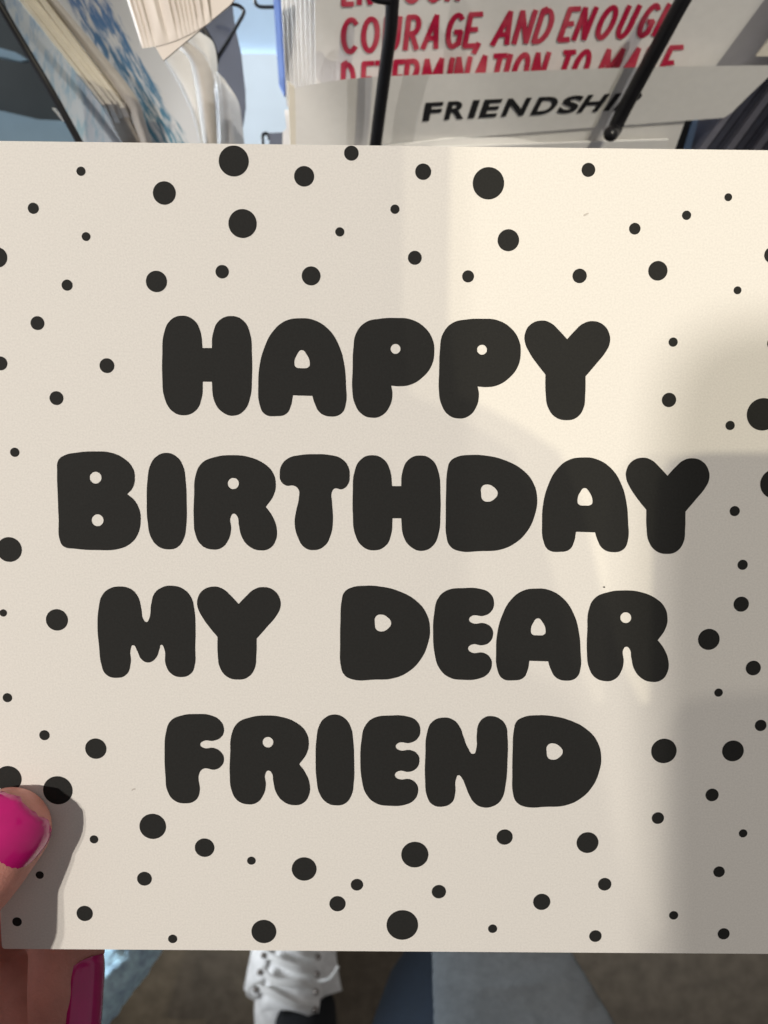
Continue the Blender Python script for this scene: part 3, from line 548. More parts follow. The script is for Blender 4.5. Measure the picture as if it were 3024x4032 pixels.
tag(part('nail', nail(P(*tt[1][:3]), P(*tt[0][:3]), CV(0.04, -0.13, 1), 0.0089, -0.0165, 0.0062, 75, 36.0, 0.0007), M['polish'], hand), 'chipped magenta thumb nail lying on the card')
ii = CH['index']
tag(part('nail', nail(P(*ii[1][:3]), P(*ii[1][:3]).lerp(P(*ii[0][:3]), 0.45), CV(0.97, 0.0, 0.22), 0.0087, -0.0118, 0.0130, 55, 9.0, 0.0002), M['polish'], hand), 'dark red finger nail below the card')
mm_ = CH['middle']
part('nail', nail(P(*mm_[1][:3]), P(*mm_[0][:3]), CV(0.85, 0.0, -0.5), 0.0077, -0.0125, 0.0070, 56, 20.0, 0.0002), M['polish'], hand)

# ------------------------------------------------------------------ the card rack behind: FRIENDSHIP pocket
def RD(u, v, lift=0.0):            # depth of the leaning face of the pocket
    return (1 - lift / 0.40) / (2.5 - (u - 1900) * 1.375e-4 + (300 - v) * 5.19e-4)
def rk(u, v, lift=0.0):
    return (u, v, RD(u, v, lift))
def single(name, me, material, label, cat, group=None):
    return tag(link(name, me, material), label, cat, group)

quote = thing('greeting_card', P(*rk(1900, 420)), 'white greeting card with red hand-painted capitals above the FRIENDSHIP divider', 'greeting card')
part('front_panel', slab([rk(1236, -200), rk(3105, -200), rk(2700, 420), rk(1243, 420)], 0.0006), M['white_card'], quote)
for k in range(1, 8):
    g_ = -0.0016 * k
    du = 19 * k
    single('greeting_card', slab([rk(1236 - du - 4, -200, g_), rk(3090 + du * 0.5, -200, g_), rk(2700, 420, g_), rk(1243 - du * 0.85, 420, g_)], 0.0010), M['white_card'],
           'white card of the stack standing behind the red-lettered card', 'greeting card', 'stack behind the red-lettered card')
single('greeting_card', slab([rk(2500, -200, -0.016), rk(3400, -200, -0.016), rk(3160, 420, -0.016), rk(2450, 420, -0.016)], 0.0008), M['shadow_grey_card'],
       'card painted shadow-grey, half hidden at the right of the red-lettered card', 'greeting card')
single('greeting_card', slab([rk(2978, 222, 0.004), rk(3040, 140, 0.004), rk(3200, 140, 0.004), rk(3200, 222, 0.004)], 0.0008), M['cream_card'],
       'cream card corner at the far right above the divider', 'greeting card')

# lettering: strokes in a unit box, laid on the face of the card they are printed on
def arc(cx, cy, rx, ry, a0, a1, n=14):
    return [(cx + rx * math.cos(R(a0 + (a1 - a0) * k / n)), cy + ry * math.sin(R(a0 + (a1 - a0) * k / n))) for k in range(n + 1)]
GL = {
 'C': [arc(.56, .5, .46, .5, 48, 312)], 'O': [arc(.5, .5, .44, .5, 0, 360, 22)],
 'U': [[(.06, 1), (.06, .36)] + arc(.5, .33, .44, .33, 180, 360, 10) + [(.94, 1)]],
 'R': [[(.08, 0), (.08, 1)], [(.08, 1), (.5, 1)] + arc(.5, .74, .40, .26, 90, -90, 10) + [(.08, .47)], [(.45, .47), (.95, 0)]],
 'A': [[(.0, 0), (.62, 1), (.9, 0)], [(.2, .30), (.82, .30)]],
 'G': [arc(.54, .5, .46, .5, 50, 300) + [(.92, .10), (.92, .46), (.56, .46)]],
 'E': [[(.95, 1), (.08, 1), (.08, 0), (.95, 0)], [(.08, .52), (.80, .52)]],
 'N': [[(.05, 0), (.05, 1), (.92, 0), (.92, 1)]],
 'D': [[(.08, 0), (.08, 1), (.36, 1)] + arc(.36, .5, .56, .5, 90, -90, 14) + [(.08, 0)]],
 'H': [[(.06, 0), (.06, 1)], [(.92, 0), (.92, 1)], [(.06, .5), (.92, .5)]],
 'T': [[(.5, 0), (.5, 1)], [(-.05, 1), (1.05, 1)]],
 'M': [[(.0, 0), (.12, 1), (.5, .32), (.88, 1), (1.0, 0)]],
 'I': [[(.5, 0), (.5, 1)]], 'K': [[(.08, 0), (.08, 1)], [(.95, 1), (.08, .42)], [(.36, .6), (.95, 0)]],
 'P': [[(.08, 0), (.08, 1), (.5, 1)] + arc(.5, .74, .42, .26, 90, -90, 10) + [(.08, .48)]],
 'F': [[(.95, 1), (.08, 1), (.08, 0)], [(.08, .50), (.82, .50)]],
 'S': [[(.90, .86), (.70, .98), (.40, 1.0), (.14, .88), (.14, .66), (.40, .54), (.66, .46), (.90, .30), (.82, .08), (.54, 0), (.26, .02), (.04, .16)]],
 ',': [[(.6, .05), (.2, -.22)]],
}
def lin(tab, u):
    for (a, x), (b_, y) in zip(tab, tab[1:]):
        if u <= b_ or (b_, y) == tab[-1]: return x + (y - x) * (u - a) / (b_ - a)
def lettering(chars, base, top, slant, width, lift, material, parent, cap_round, widths=None):
    for ch, u0, u1 in chars:
        V, Fc = [], []
        strokes = []
        for st in GL[ch]:
            cur = [st[0]]
            for q0, q1, q2 in zip(st, st[1:], st[2:] + [None]):
                cur.append(q1)
                if q2 is not None:
                    e0 = Vector((q1[0] - q0[0], q1[1] - q0[1])).normalized(); e1 = Vector((q2[0] - q1[0], q2[1] - q1[1])).normalized()
                    if e0.dot(e1) < 0.55:
                        strokes.append(cur); cur = [q1]
            strokes.append(cur)
        for si, st in enumerate(strokes):
            pts = []
            for x, y in st:
                u = u0 + (u1 - u0) * x
                b_ = lin(base, u); t_ = lin(top, u)
                pts.append(Vector((u + lin(slant, u) * y, b_ + (t_ - b_) * y)))
            closed = (pts[0] - pts[-1]).length < 2
            n = len(pts); w = width / 2
            Lf, Rt = [], []
            for i in range(n):
                pv = pts[i - 1] if i else (pts[-2] if closed else None)
                nx = pts[i + 1] if i < n - 1 else (pts[1] if closed else None)
                d0 = (pts[i] - pv).normalized() if pv is not None else None
                d1 = (nx - pts[i]).normalized() if nx is not None else None
                if d0 is None: d0 = d1
                if d1 is None: d1 = d0
                mdir = d0 + d1
                mdir = d1 if mdir.length < 1e-3 else mdir.normalized()
                nn = Vector((-mdir.y, mdir.x))
                k_ = min(1.7, 1 / max(0.3, abs(nn.dot(Vector((-d1.y, d1.x))))))
                ww = w * k_ * (1 + 0.03 * math.sin(u0 * 0.7 + i * 1.3) * (1 if cap_round else 0))
                p = pts[i]
                if not closed and i == 0: p = p - d1 * (w * 0.55 if cap_round else 0)
                if not closed and i == n - 1: p = p + d0 * (w * 0.55 if cap_round else 0)
                Lf.append(p + nn * ww); Rt.append(p - nn * ww)
            b0 = len(V)
            for a, c in zip(Lf, Rt):
                V.append(P(*rk(a.x, a.y, lift + si * 3e-5))); V.append(P(*rk(c.x, c.y, lift + si * 3e-5)))
            for i in range(n - 1):
                Fc.append((b0 + 2 * i, b0 + 2 * i + 1, b0 + 2 * i + 3, b0 + 2 * i + 2))
        me = mesh_from(V, Fc)
        for p_ in me.polygons:
            if p_.normal.dot(CAM - p_.center) < 0: p_.flip()
        part('letter', me, material, parent)
SL = [(1335, 2), (2560, 60), (2700, 66)]
b2 = [(1335, 206), (1590, 193), (1885, 179), (2190, 158), (2560, 139), (2700, 132)]
t2 = [(1335, 80), (1590, 68), (1885, 55), (2190, 37), (2560, 20), (2700, 13)]
lettering([('C', 1345, 1405), ('O', 1425, 1485), ('U', 1510, 1566), ('R', 1592, 1642), ('A', 1666, 1722), ('G', 1752, 1808), ('E', 1826, 1872), (',', 1868, 1892),
           ('A', 1940, 2002), ('N', 2022, 2076), ('D', 2098, 2152), ('E', 2200, 2240), ('N', 2258, 2304), ('O', 2338, 2392), ('U', 2422, 2466), ('G', 2500, 2548), ('H', 2572, 2620)],
          b2, t2, SL, 20, 0.0004, M['red_ink'], quote, True)
t3 = [(1335, 256), (1645, 239), (1920, 221), (2200, 206), (2560, 189), (2700, 183)]
b3 = [(a, y + 126) for a, y in t3]
lettering([('D', 1346, 1392), ('E', 1424, 1462), ('T', 1476, 1518), ('E', 1544, 1580), ('R', 1588, 1636), ('M', 1656, 1728), ('I', 1745, 1775), ('N', 1782, 1830), ('A', 1852, 1900),
           ('T', 1922, 1960), ('I', 1966, 1990), ('O', 2006, 2058), ('N', 2080, 2126), ('T', 2184, 2218), ('O', 2238, 2290), ('M', 2340, 2410), ('A', 2430, 2478), ('K', 2500, 2546), ('E', 2580, 2626)],
          b3, t3, SL, 20, 0.0004, M['red_ink'], quote, True)
b1 = [(1335, 18), (1700, 2), (2080, -14)]
t1 = [(a, y - 126) for a, y in b1]
lettering([('E', 1350, 1390), ('N', 1412, 1462), ('O', 1500, 1556), ('U', 1592, 1650), ('G', 1676, 1732), ('H', 1758, 1806)], b1, t1, SL, 20, 0.0004, M['red_ink'], quote, True)

# the divider: a stiff bent strip with its printed word
div = thing('pocket_divider', P(*rk(1900, 560)), 'light grey card divider printed FRIENDSHIP in black capitals', 'divider')
DL = 0.010
cols = []
for u, v0, v1, e in ((1158, 348, 640, .0050), (1200, 338, 640, .0036), (1245, 329, 640, .0022), (1310, 319, 640, .0008), (1352, 313, 620, .0002), (1372, 311, 610, 0), (1430, 306, 590, 0), (1500, 301, 572, 0), (1700, 293, 556, 0),
                     (1924, 286, 535, 0), (2150, 277, 516, 0), (2400, 268, 497, 0), (2620, 262, 481, 0), (2851, 259, 464, 0), (2885, 259, 440, 0), (2940, 258, 385, 0), (3060, 257, 270, 0)):
    cols.append((u, v0, RD(u, v0, DL) + e, v1, RD(u, v1, DL) + e))
sm = curved_sheet(cols, 0.0007); sm.polygons.foreach_set('use_smooth', [True] * len(sm.polygons)); sm.set_sharp_from_angle(angle=R(40))
part('strip', sm, M['label_card'], div)
part('fold', slab([(1134, 322, RD(1134, 322, DL) + .0046), (1160, 344, RD(1160, 344, DL) + .0048), (1170, 640, RD(1170, 640, DL) + .0048), (1146, 640, RD(1146, 640, DL) + .0046)], 0.0008), M['cream_card'], div)
fb = [(1662, 467), (1850, 455), (2060, 444), (2269, 433), (2500, 420)]
ft = [(1662, 415), (1850, 404), (2060, 394), (2269, 384), (2500, 372)]
def font_letter(ch):
    cu = bpy.data.curves.new('t', 'FONT'); cu.body = ch; cu.size = 1.0; cu.offset = 0.034; cu.resolution_u = 6
    tmp = bpy.data.objects.new('tmp', cu); col.objects.link(tmp)
    me = bpy.data.meshes.new_from_object(tmp.evaluated_get(bpy.context.evaluated_depsgraph_get()))
    bpy.data.objects.remove(tmp)
    bm = bmesh.new(); bm.from_mesh(me); bmesh.ops.subdivide_edges(bm, edges=[e for e in bm.edges if e.calc_length() > .2], cuts=2); bmesh.ops.triangulate(bm, faces=bm.faces); bm.to_mesh(me); bm.free()
    xs = [v.co.x for v in me.vertices]; ys = [v.co.y for v in me.vertices]
    for v in me.vertices:
        v.co.x = (v.co.x - min(xs)) / (max(xs) - min(xs)); v.co.y = (v.co.y - min(ys)) / (max(ys) - min(ys))
    return me
fb = [(1662, 478), (1850, 466), (2060, 455), (2269, 444), (2500, 431)]
ft = [(1662, 405), (1850, 394), (2060, 384), (2269, 374), (2500, 362)]
fs = [(1662, 13), (2371, 52), (2500, 58)]
for ch, u0, u1 in (('F', 1663, 1730), ('R', 1748, 1824), ('I', 1841, 1866), ('E', 1884, 1952), ('N', 1972, 2060), ('D', 2087, 2172), ('S', 2188, 2262), ('H', 2270, 2352), ('I', 2373, 2396), ('P', 2414, 2484)):
    me = font_letter(ch)
    for v in me.vertices:
        u = u0 + (u1 - u0) * v.co.x; y = v.co.y
        bb, tt_ = lin(fb, u), lin(ft, u)
        v.co = P(*rk(u + lin(fs, u) * y, bb + (tt_ - bb) * y, DL + 0.0004))
    part('letter', me, M['black_print'], div)
# cards standing low in front of the divider's foot
single('greeting_card', slab([rk(1420, 588, DL + .004), rk(1924, 528, DL - .001), rk(2700, 470, DL - .001), rk(2640, 640, DL - .001), rk(1420, 640, DL + .004)], 0.0007), M['label_card'],
       'pale card end showing just below the FRIENDSHIP divider', 'greeting card')
single('greeting_card', slab([rk(1700, 582, DL + .003), rk(2250, 562, DL + .003), rk(2632, 550, DL + .003), rk(2610, 660, DL + .003), rk(1700, 660, DL + .003)], 0.0007), M['white_card'],
       'white card end lowest below the FRIENDSHIP divider', 'greeting card')
# dark stack at the right, seen on its edges
single('greeting_card', slab([rk(2655, 470, -.006), rk(2700, 470, -.006), rk(2650, 660, -.006), rk(2590, 660, -.006)], 0.05), M['steel_blue'], 'steel blue card end right of the black rod tip', 'greeting card')
single('greeting_card', slab([rk(2700, 465, -.005), rk(2730, 465, -.005), rk(2676, 660, -.005), rk(2640, 660, -.005)], 0.05), M['black_print'], 'black card end between blue card ends under the divider', 'greeting card')
single('greeting_card', slab([rk(2732, 465, -.004), rk(2752, 465, -.004), rk(2700, 660, -.004), rk(2672, 660, -.004)], 0.05), M['steel_blue'], 'narrow blue-grey card end beside the dark stack', 'greeting card')
for k in range(11):
    a = 2756 + k * 36; dlt = -.002 - .0012 * (k % 3)
    top = 330; sh = 0.80
    x0, x1 = a + (560 - top) * sh, a + 30 + (560 - top) * sh
    single('greeting_card', slab([rk(x0, top, dlt), rk(x1, top, dlt), rk(a + 30 - 120 * sh * .6, 660, dlt), rk(a - 120 * sh * .6, 660, dlt)], 0.05), M['dark_card'] if k % 3 else M['dark_edge'],
           'dark slate card edge in the stack at the lower right of the rack', 'greeting card', 'dark stack at the right of the rack')

# ------------------------------------------------------------------ the rack itself: black coated wire
rack = thing('card_rack', Vector((0.0, 0.45, 0.0)), 'black wire card rack with leaning pockets behind the birthday card', 'card rack')
def wire(px, r_, sub=8):
    pts = smooth_path([P(*q) for q in px], sub)
    return part('wire', tube(pts, r_, 14), M['black_wire'], rack)
wire([rk(1562, -160, .020), rk(1546, 0, .020), rk(1538, 120, .020), rk(1520, 250, .019), rk(1498, 420, .018), rk(1480, 560, .018), rk(1464, 700, .018)], 0.00215)
wire([rk(1440, -60, .021), rk(1480, -12, .021), rk(1545, -5, .020)], 0.0018)
wire([rk(2790, -160, .020), rk(2690, 0, .020), rk(2600, 165, .020), rk(2510, 330, .019), rk(2440, 465, .019), rk(2420, 510, .021), rk(2408, 526, .026), rk(2404, 528, .034)], 0.0026)
wire([(-80, -110, .372), (0, 22, .376), (100, 190, .382), (205, 365, .388), (310, 555, .396), (400, 720, .404)], 0.00125)
wire([(905, 14, .46), (938, 22, .46), (957, 38, .46), (955, 62, .46), (905, 148, .462), (850, 240, .466)], 0.00078)
wire([(775, 80, .46), (806, 126, .461), (836, 182, .463), (850, 240, .466)], 0.0014)
wire([(1000, -80, .50), (1003, 0, .50), (1009, 17, .50), (1026, 27, .50), (1070, 28, .50), (1125, 27, .50)], 0.00080)
wire([(1036, 620, .50), (1034, 560, .50), (1033, 538, .50), (1042, 526, .50), (1056, 530, .50), (1060, 545, .50)], 0.00080)
wire([(330, -40, .40), (345, -10, .40), (365, -4, .40), (390, -14, .40)], 0.0011)

# ------------------------------------------------------------------ left pocket: cards leaning away, seen on their edges
def LD(u, v, lift=0.0):
    return (1 - lift / 0.40) / (2.469 + (300 - v) * 3.66e-4 - (u - 400) * 0.73e-4)
def lk(u, v, lift=0.0): return (u, v, LD(u, v, lift))
def uvs(pts, u0, u1, v0, v1, shear): return [((p[0] - shear * p[1] - u0) / (u1 - u0), (p[1] - v0) / (v1 - v0)) for p in pts]
def lean(pts, lift, thick, material, label, group=None, uv=None):
    q = [lk(u, v, lift) for u, v in pts]
    return single('greeting_card', slab(q, thick, uv), material, label, 'greeting card', group)
single('board', slab([(-200, -100, .62), (330, -100, .62), (420, 640, .66), (-200, 640, .66)], 0.01), M['charcoal'], 'dark charcoal board at the far left behind the wire', 'board')
single('board', slab([(-150, 150, .60), (60, 205, .60), (112, 236, .60), (80, 240, .60), (-150, 190, .60)], 0.003), M['grey_blue'], 'thin grey-blue strip for a reflection crossing the dark board at far left', 'board')  # streak of reflection put in as a separate strip
single('board', slab([(-150, 400, .63), (150, 470, .63), (330, 480, .63), (420, 640, .63), (-150, 640, .63)], 0.003), M['grey_blue'], 'grey-blue sheet low on the dark board at far left', 'board')
single('card_tab', slab([lk(206, 428, .002), lk(218, 430, .002), lk(256, 476, .002), lk(248, 480, .002)], 0.0008), M['cream_card'], 'tiny cream tab poking out left of the slanting wire', 'tab')
pw = [(-6, -60), (34, -60), (70, 0), (397, 413), (500, 600), (345, 600), (30, 40)]
lean(pw, .006, .0012, M['pale_watercolour'], 'pale blue watercolour card beside the slanting wire at left', uv=uvs(pw, -60, 520, -60, 600, 0.0))
# four cards seen on their bright cut edges, darkened envelope paper for the shade between them
LB = ['cream card edge nearest the pale blue card in the slanting stack', 'second cream card edge from the pale blue card', 'third cream card edge from the pale blue card', 'fourth cream card edge, beside the wide brown envelope']
for k, (x0, x1, m0, m1, my) in enumerate(((74, 92, 392, 412, 412), (100, 118, 418, 440, 409), (124, 138, 443, 460, 410), (152, 174, 468, 492, 424))):
    t = thing('greeting_card', P(*lk(m0, my, .004)), LB[k], 'greeting card', 'slanting stack of card edges')
    li = .0050 - .0012 * k
    part('edge', slab([lk(x0 - 45, -60, li), lk(x1 - 45, -60, li), lk(m1, my, li), lk(m0, my, li)], .0030), M['cream_card'], t)
    part('lower_edge', slab([lk(m0 + 1, my + 1, li), lk(m1 + 1, my + 1, li), lk(m1 + 92, 615, li - .014), lk(m0 + 92, 615, li - .014)], .0030), M['envelope'], t)  # lower edge painted darker for the shade below the bend
lean([(55 - 40, -60), (165 - 40, -60), (480, 412), (590, 630), (470, 630), (385, 412)], -.001, .0015, M['edge_gap'], 'brown envelope darkened for the shade between the cream card edges')
single('envelope', patch([(132, -60), (180, 0), (330, 190), (496, 425), (530, 505), (566, 620)], [(178, -60), (226, 0), (376, 178), (531, 371), (572, 480), (618, 620)], lambda u, v: LD(u, v, -.002), .0028, .0010), M['envelope'],
       'wide cream envelope edge between bright stack and blue watercolour card', 'envelope')
wc = [(170, -60), (470, -60), (500, 0), (643, 238), (700, 330), (752, 440), (800, 620), (590, 620), (540, 420), (500, 360)]
lean(wc, -.008, .0012, M['watercolour'], 'white card with blue and teal watercolour streaks', uv=uvs(wc, 215, 560, -60, 600, 0.55))
single('greeting_card', patch([(600, 210), (660, 290), (715, 380), (752, 470), (790, 620)], [(700, 188), (742, 232), (757, 290), (776, 400), (806, 620)], lambda u, v: LD(u, v, -.0105), .0005, .0010), M['white_card'],
       'plain white card corner beside the blue watercolour card', 'greeting card')
single('envelope', patch([(700, 185), (735, 240), (752, 290), (774, 400), (798, 620)], [(742, 165), (800, 215), (836, 290), (846, 400), (858, 620)], lambda u, v: LD(u, v, -.014), .002, .0010), M['envelope'],
       'grey-brown envelope strip in the middle of the left pocket', 'envelope')
FL = ['rounded pale envelope flap under the black wire bracket', 'pale envelope just right of the rounded flap', 'pale envelope edge between the two curved groups']
for k in range(3):
    o_ = 9 * k
    single('envelope', patch([(728 + o_, 150 + 4 * k), (770 + o_, 195), (806 + o_, 250), (828 + o_, 320), (843 + o_, 420), (850 + o_, 620)], [(782 + o_, 122 + 6 * k), (820 + o_, 165), (835 + o_, 225), (838 + o_, 300), (845 + o_, 420), (855 + o_, 620)],
           lambda u, v: LD(u, v, -.0165 - .0018 * k), .0008, .0008), M['label_card'], FL[k], 'envelope', 'pale envelopes in the left pocket')
CL = ['curved pale envelope nearest the rounded flap', 'second curved pale envelope from the rounded flap', 'third curved pale envelope, before the pale blue board', 'curved pale envelope nearest the pale blue board']
for k in range(4):
    o_ = 13 * k
    single('envelope', patch([(851 + o_ * .3, 284 + 7 * k), (855 + o_ * .6, 330 + 4 * k), (858 + o_, 400), (861 + o_, 480), (866 + o_, 620)], [(862 + o_ * .5, 288 + 7 * k), (884 + o_ * .6, 335 + 4 * k), (900 + o_, 400), (912 + o_, 470), (928 + o_, 620)],
           lambda u, v: LD(u, v, -.020 - .002 * k), .0012, .0008), M['label_card'], CL[k], 'envelope', 'pale envelopes in the left pocket')
single('greeting_card', slab([(780, 60, .475), (913, 15, .475), (920, 70, .475), (928, 120, .475), (948, 205, .475), (964, 350, .475), (966, 420, .475), (957, 480, .475), (930, 600, .475), (800, 600, .475)], 0.002), M['slate_card'],
       'dark slate-blue card standing behind the black wire bracket', 'greeting card')
# the beige packet hanging into the top edge: front with a pleated inside
pk = thing('paper_packet', P(660, 240, .34), 'pleated beige paper packet hanging in from the top edge', 'packet')
def PK(u, v): return 0.352 - (240 - v) * 1.0e-5
part('front', slab([(u, v, PK(u, v)) for u, v in ((436, -90), (500, 0), (560, 96), (643, 238), (770, 132), (905, 20), (990, -90))], 0.0010), M['beige_packet'], pk)
V, Fc = [], []
nc, nr = 90, 14
for i in range(nr + 1):
    g_ = i / nr
    for k in range(nc + 1):
        f = k / nc
        ub, vb = 560 + 270 * f, 190 - 20 * f - 85 * f * f
        ut, vt = 470 + 330 * f, -90
        u, v = ut + (ub - ut) * g_, vt + (vb - vt) * g_
        ph = 11.0 * f + 0.9 * math.sin(9 * f)
        saw = (ph % 1.0)
        h = .0022 * (saw ** 0.6 if saw < .8 else (1 - saw) * 5 * .87) * (1 - g_ ** 3) + .0004
        V.append(P(u, v, PK(u, v) - h))
for i in range(nr):
    for k in range(nc):
        Fc.append((i * (nc + 1) + k, (i + 1) * (nc + 1) + k, (i + 1) * (nc + 1) + k + 1, i * (nc + 1) + k + 1))
part('pleats', mesh_from(V, Fc, smooth=True), M['beige_packet'], pk)

# gap boards painted pale blue for window light, and the strips beside the stack
single('backdrop_board', slab([(880, -160, .70), (1260, -160, .70), (1260, 218, .72), (880, 214, .72)], 0.006), M['pale_blue'], 'board in the upper gap between the pockets, coloured light blue for window light', 'board')
single('backdrop_board', slab([(880, 210, .715), (1260, 214, .715), (1260, 700, .735), (880, 700, .735)], 0.006), M['paler_blue'], 'board in the lower gap between the pockets, coloured paler for brighter window light', 'board')
single('greeting_card', slab([(1066, -160, .47), (1095, -160, .47), (1135, 372, .47), (1118, 372, .47), (1098, 330, .47)], 0.003), M['blue_card'], 'narrow periwinkle card edge left of the white stack', 'greeting card')
single('greeting_card', slab([(1096, -160, .468), (1150, -160, .468), (1150, 372, .468), (1128, 374, .468)], 0.003), M['slate_card'], 'dark slate strip between periwinkle card and white stack', 'greeting card')
single('greeting_card', slab([(1058, 524, .49), (1140, 520, .49), (1140, 660, .49), (1050, 660, .49), (1062, 545, .49)], 0.003), M['slate_card'], 'small dark blue-grey card corner by the curled wire', 'greeting card')
single('greeting_card', slab([(1120, 432, .445), (1150, 434, .445), (1160, 660, .445), (1110, 660, .445), (1113, 520, .445), (1128, 505, .445)], 0.003), M['white_card'], 'white card edge showing left of the divider fold', 'greeting card')

# ------------------------------------------------------------------ below the card: shoe, leg, cloth
shoe = thing('sneaker', Vector((-0.105, -0.10, 0)), 'scuffed white canvas lace-up sneaker on the floor below the card', 'sneaker')
SO = P(1150, 3800, 1.215); SO.z = 0.0
yaw = R(7)
sx = Vector((math.cos(yaw), -math.sin(yaw), 0)) ; sy = Vector((math.sin(yaw), math.cos(yaw), 0))
def S(x, y, z): return SO + sx * x + sy * y + Vector((0, 0, z))
secs = [(-.095, .030, .075), (-.06, .037, .088), (-.02, .040, .098), (.02, .043, .094), (.05, .046, .082), (.08, .048, .070), (.12, .049, .058), (.16, .043, .048), (.19, .028, .038), (.20, .012, .030)]
V, Fc = [], []
seg = 24
for y, w, h in secs:
    for k in range(seg + 1):
        a = math.pi * k / seg
        cx = math.cos(a); sz = math.sin(a)
        wr = 1 + 0.02 * math.sin(7 * a + 40 * y)
        V.append(S(-w * math.copysign(abs(cx) ** 0.75, cx) * wr, y, 0.018 + (h - .018) * sz ** 0.8 * wr))
for i in range(len(secs) - 1):
    for k in range(seg):
        b0 = i * (seg + 1) + k
        Fc.append((b0, b0 + 1, b0 + seg + 2, b0 + seg + 1))
up = mesh_from(V, Fc, smooth=True)
part('upper', up, M['canvas'], shoe)
V, Fc = [], []
ring = [(-w * 1.04, y) for y, w, h in secs] + [(w * 1.04, y) for y, w, h in secs[::-1]]
for z in (0.0, 0.024):
    V += [S(x, y, z) for x, y in ring]
n = len(ring)
Fc = [tuple(range(n)), tuple(range(2 * n - 1, n - 1, -1))] + [(i, (i + 1) % n, (i + 1) % n + n, i + n) for i in range(n)]
part('sole', mesh_from(V, Fc), M['rubber'], shoe)
# tongue: a padded strip rising towards the ankle
V, Fc = [], []
for i in range(9):
    t = i / 8; y = .075 - .105 * t; z = .080 + .045 * t ** 1.4
    for k in range(9):
        a = -1 + 2 * k / 8
        V.append(S(.030 * a + .006, y - .010 * (a * a) * t, z + .006 - .012 * a * a))
nv = len(V); V += [v - Vector((0, 0, .005)) for v in V]
for i in range(8):
    for k in range(8):
        q = (i * 9 + k, i * 9 + k + 1, (i + 1) * 9 + k + 1, (i + 1) * 9 + k)
        Fc += [q, tuple(x + nv for x in q[::-1])]
for i in range(8):
    Fc += [(i * 9, i * 9 + 9, i * 9 + 9 + nv, i * 9 + nv), (i * 9 + 8, i * 9 + 8 + nv, i * 9 + 17 + nv, i * 9 + 17)]
    Fc += [(i, i + nv, i + 1 + nv, i + 1), (72 + i, 73 + i, 73 + i + nv, 72 + i + nv)]
part('tongue', mesh_from(V, Fc, smooth=True), M['canvas'], shoe)
# collar flaps either side of the tongue
for s in (-1, 1):
    V, Fc = [], []
    for i in range(7):
        t = i / 6; y = .085 - .115 * t
        for k in range(4):
            q = k / 3
            x = s * (.020 + .022 * q + .006 * t) + (0.010 * max(0, t - .7) * 3 if s > 0 and k == 3 else 0)
            V.append(S(x, y + (0.012 * q * t if s > 0 else 0), .092 + .012 * t - .030 * q ** 1.5 ))
    nv = len(V); V += [v - Vector((0, 0, .003)) for v in V]
    for i in range(6):
        for k in range(3):
            q = (i * 4 + k, i * 4 + k + 1, (i + 1) * 4 + k + 1, (i + 1) * 4 + k)
            Fc += [q, tuple(x + nv for x in q[::-1])]
        Fc += [(i * 4, i * 4 + 4, i * 4 + 4 + nv, i * 4 + nv), (i * 4 + 3, i * 4 + 3 + nv, i * 4 + 7 + nv, i * 4 + 7)]
    Fc += [(0, nv, nv + 1, 1), (1, nv + 1, nv + 2, 2), (2, nv + 2, nv + 3, 3), (24, 25, 25 + nv, 24 + nv), (25, 26, 26 + nv, 25 + nv), (26, 27, 27 + nv, 26 + nv)]
    part('eyelet_facing', mesh_from(V, Fc, smooth=True), M['canvas'], shoe)
for i in range(7):
    y = .082 - .0165 * i; z = .1000 + .0035 * i
    x0 = -.022 - .0012 * i; x1 = .022 + .0014 * i
    jig = .003 * math.sin(i * 2.3)
    for dy, dx in ((0, 0), (.0034, .001)):          # a flat woven lace: two cords side by side
        pts = smooth_path([S(x0, y + dy, z - .004), S(x0 * .5, y - .004 + jig + dy, z + .006), S(0, y - .006 + dy, z + .0085), S(x1 * .5, y - .008 - jig + dy, z + .006), S(x1, y - .012 + dy, z - .004)], 5)
        part('lace', tube(pts, 0.0025, 8), M['lace'], shoe)
    for x in (x0 - .002, x1 + .002):
        yy = y if x < 0 else y - .012
        part('eyelet', tube([S(x, yy, z - .004), S(x, yy, z + .0012)], 0.0030, 10, cap=False), M['eyelet'], shoe)
part('lace', tube(smooth_path([S(-.028, -.012, .105), S(-.038, -.018, .110), S(-.040, -.026, .106), S(-.032, -.030, .104)], 6), 0.0019, 8), M['lace'], shoe)
part('lace', tube(smooth_path([S(.030, -.006, .105), S(.044, .002, .110), S(.050, .012, .106)], 6), 0.0019, 8), M['lace'], shoe)

leg = thing('trouser_leg', S(0.01, -.05, .1), 'black trouser leg and sock rising out of the white sneaker', 'trousers')
lp = [S(.020, -.044, .060), S(.026, -.064, .110), S(.028, -.090, .20), S(.05, -.17, .36), S(.08, -.25, .52)]
part('sock', tube(smooth_path(lp[:3], 6), [0.033] * 13, 24), M['sock'], leg)
part('leg', tube(smooth_path(lp[2:], 6), [.044 + .002 * i for i in range(13)], 24), M['sock'], leg)

nl = [P(1965, 3480, .88), P(1958, 3640, .86), P(1940, 3800, .84), P(1890, 3980, .81), P(1820, 4220, .78), P(1740, 4560, .73), P(1640, 4900, .68)]
np_ = smooth_path(nl, 8)
single('trouser_leg', tube(np_, [.036 + .034 * min(1, i / 24) for i in range(len(np_))], 32), M['navy'], 'bent dark navy trouser leg beside the grey wool edge', 'trousers')

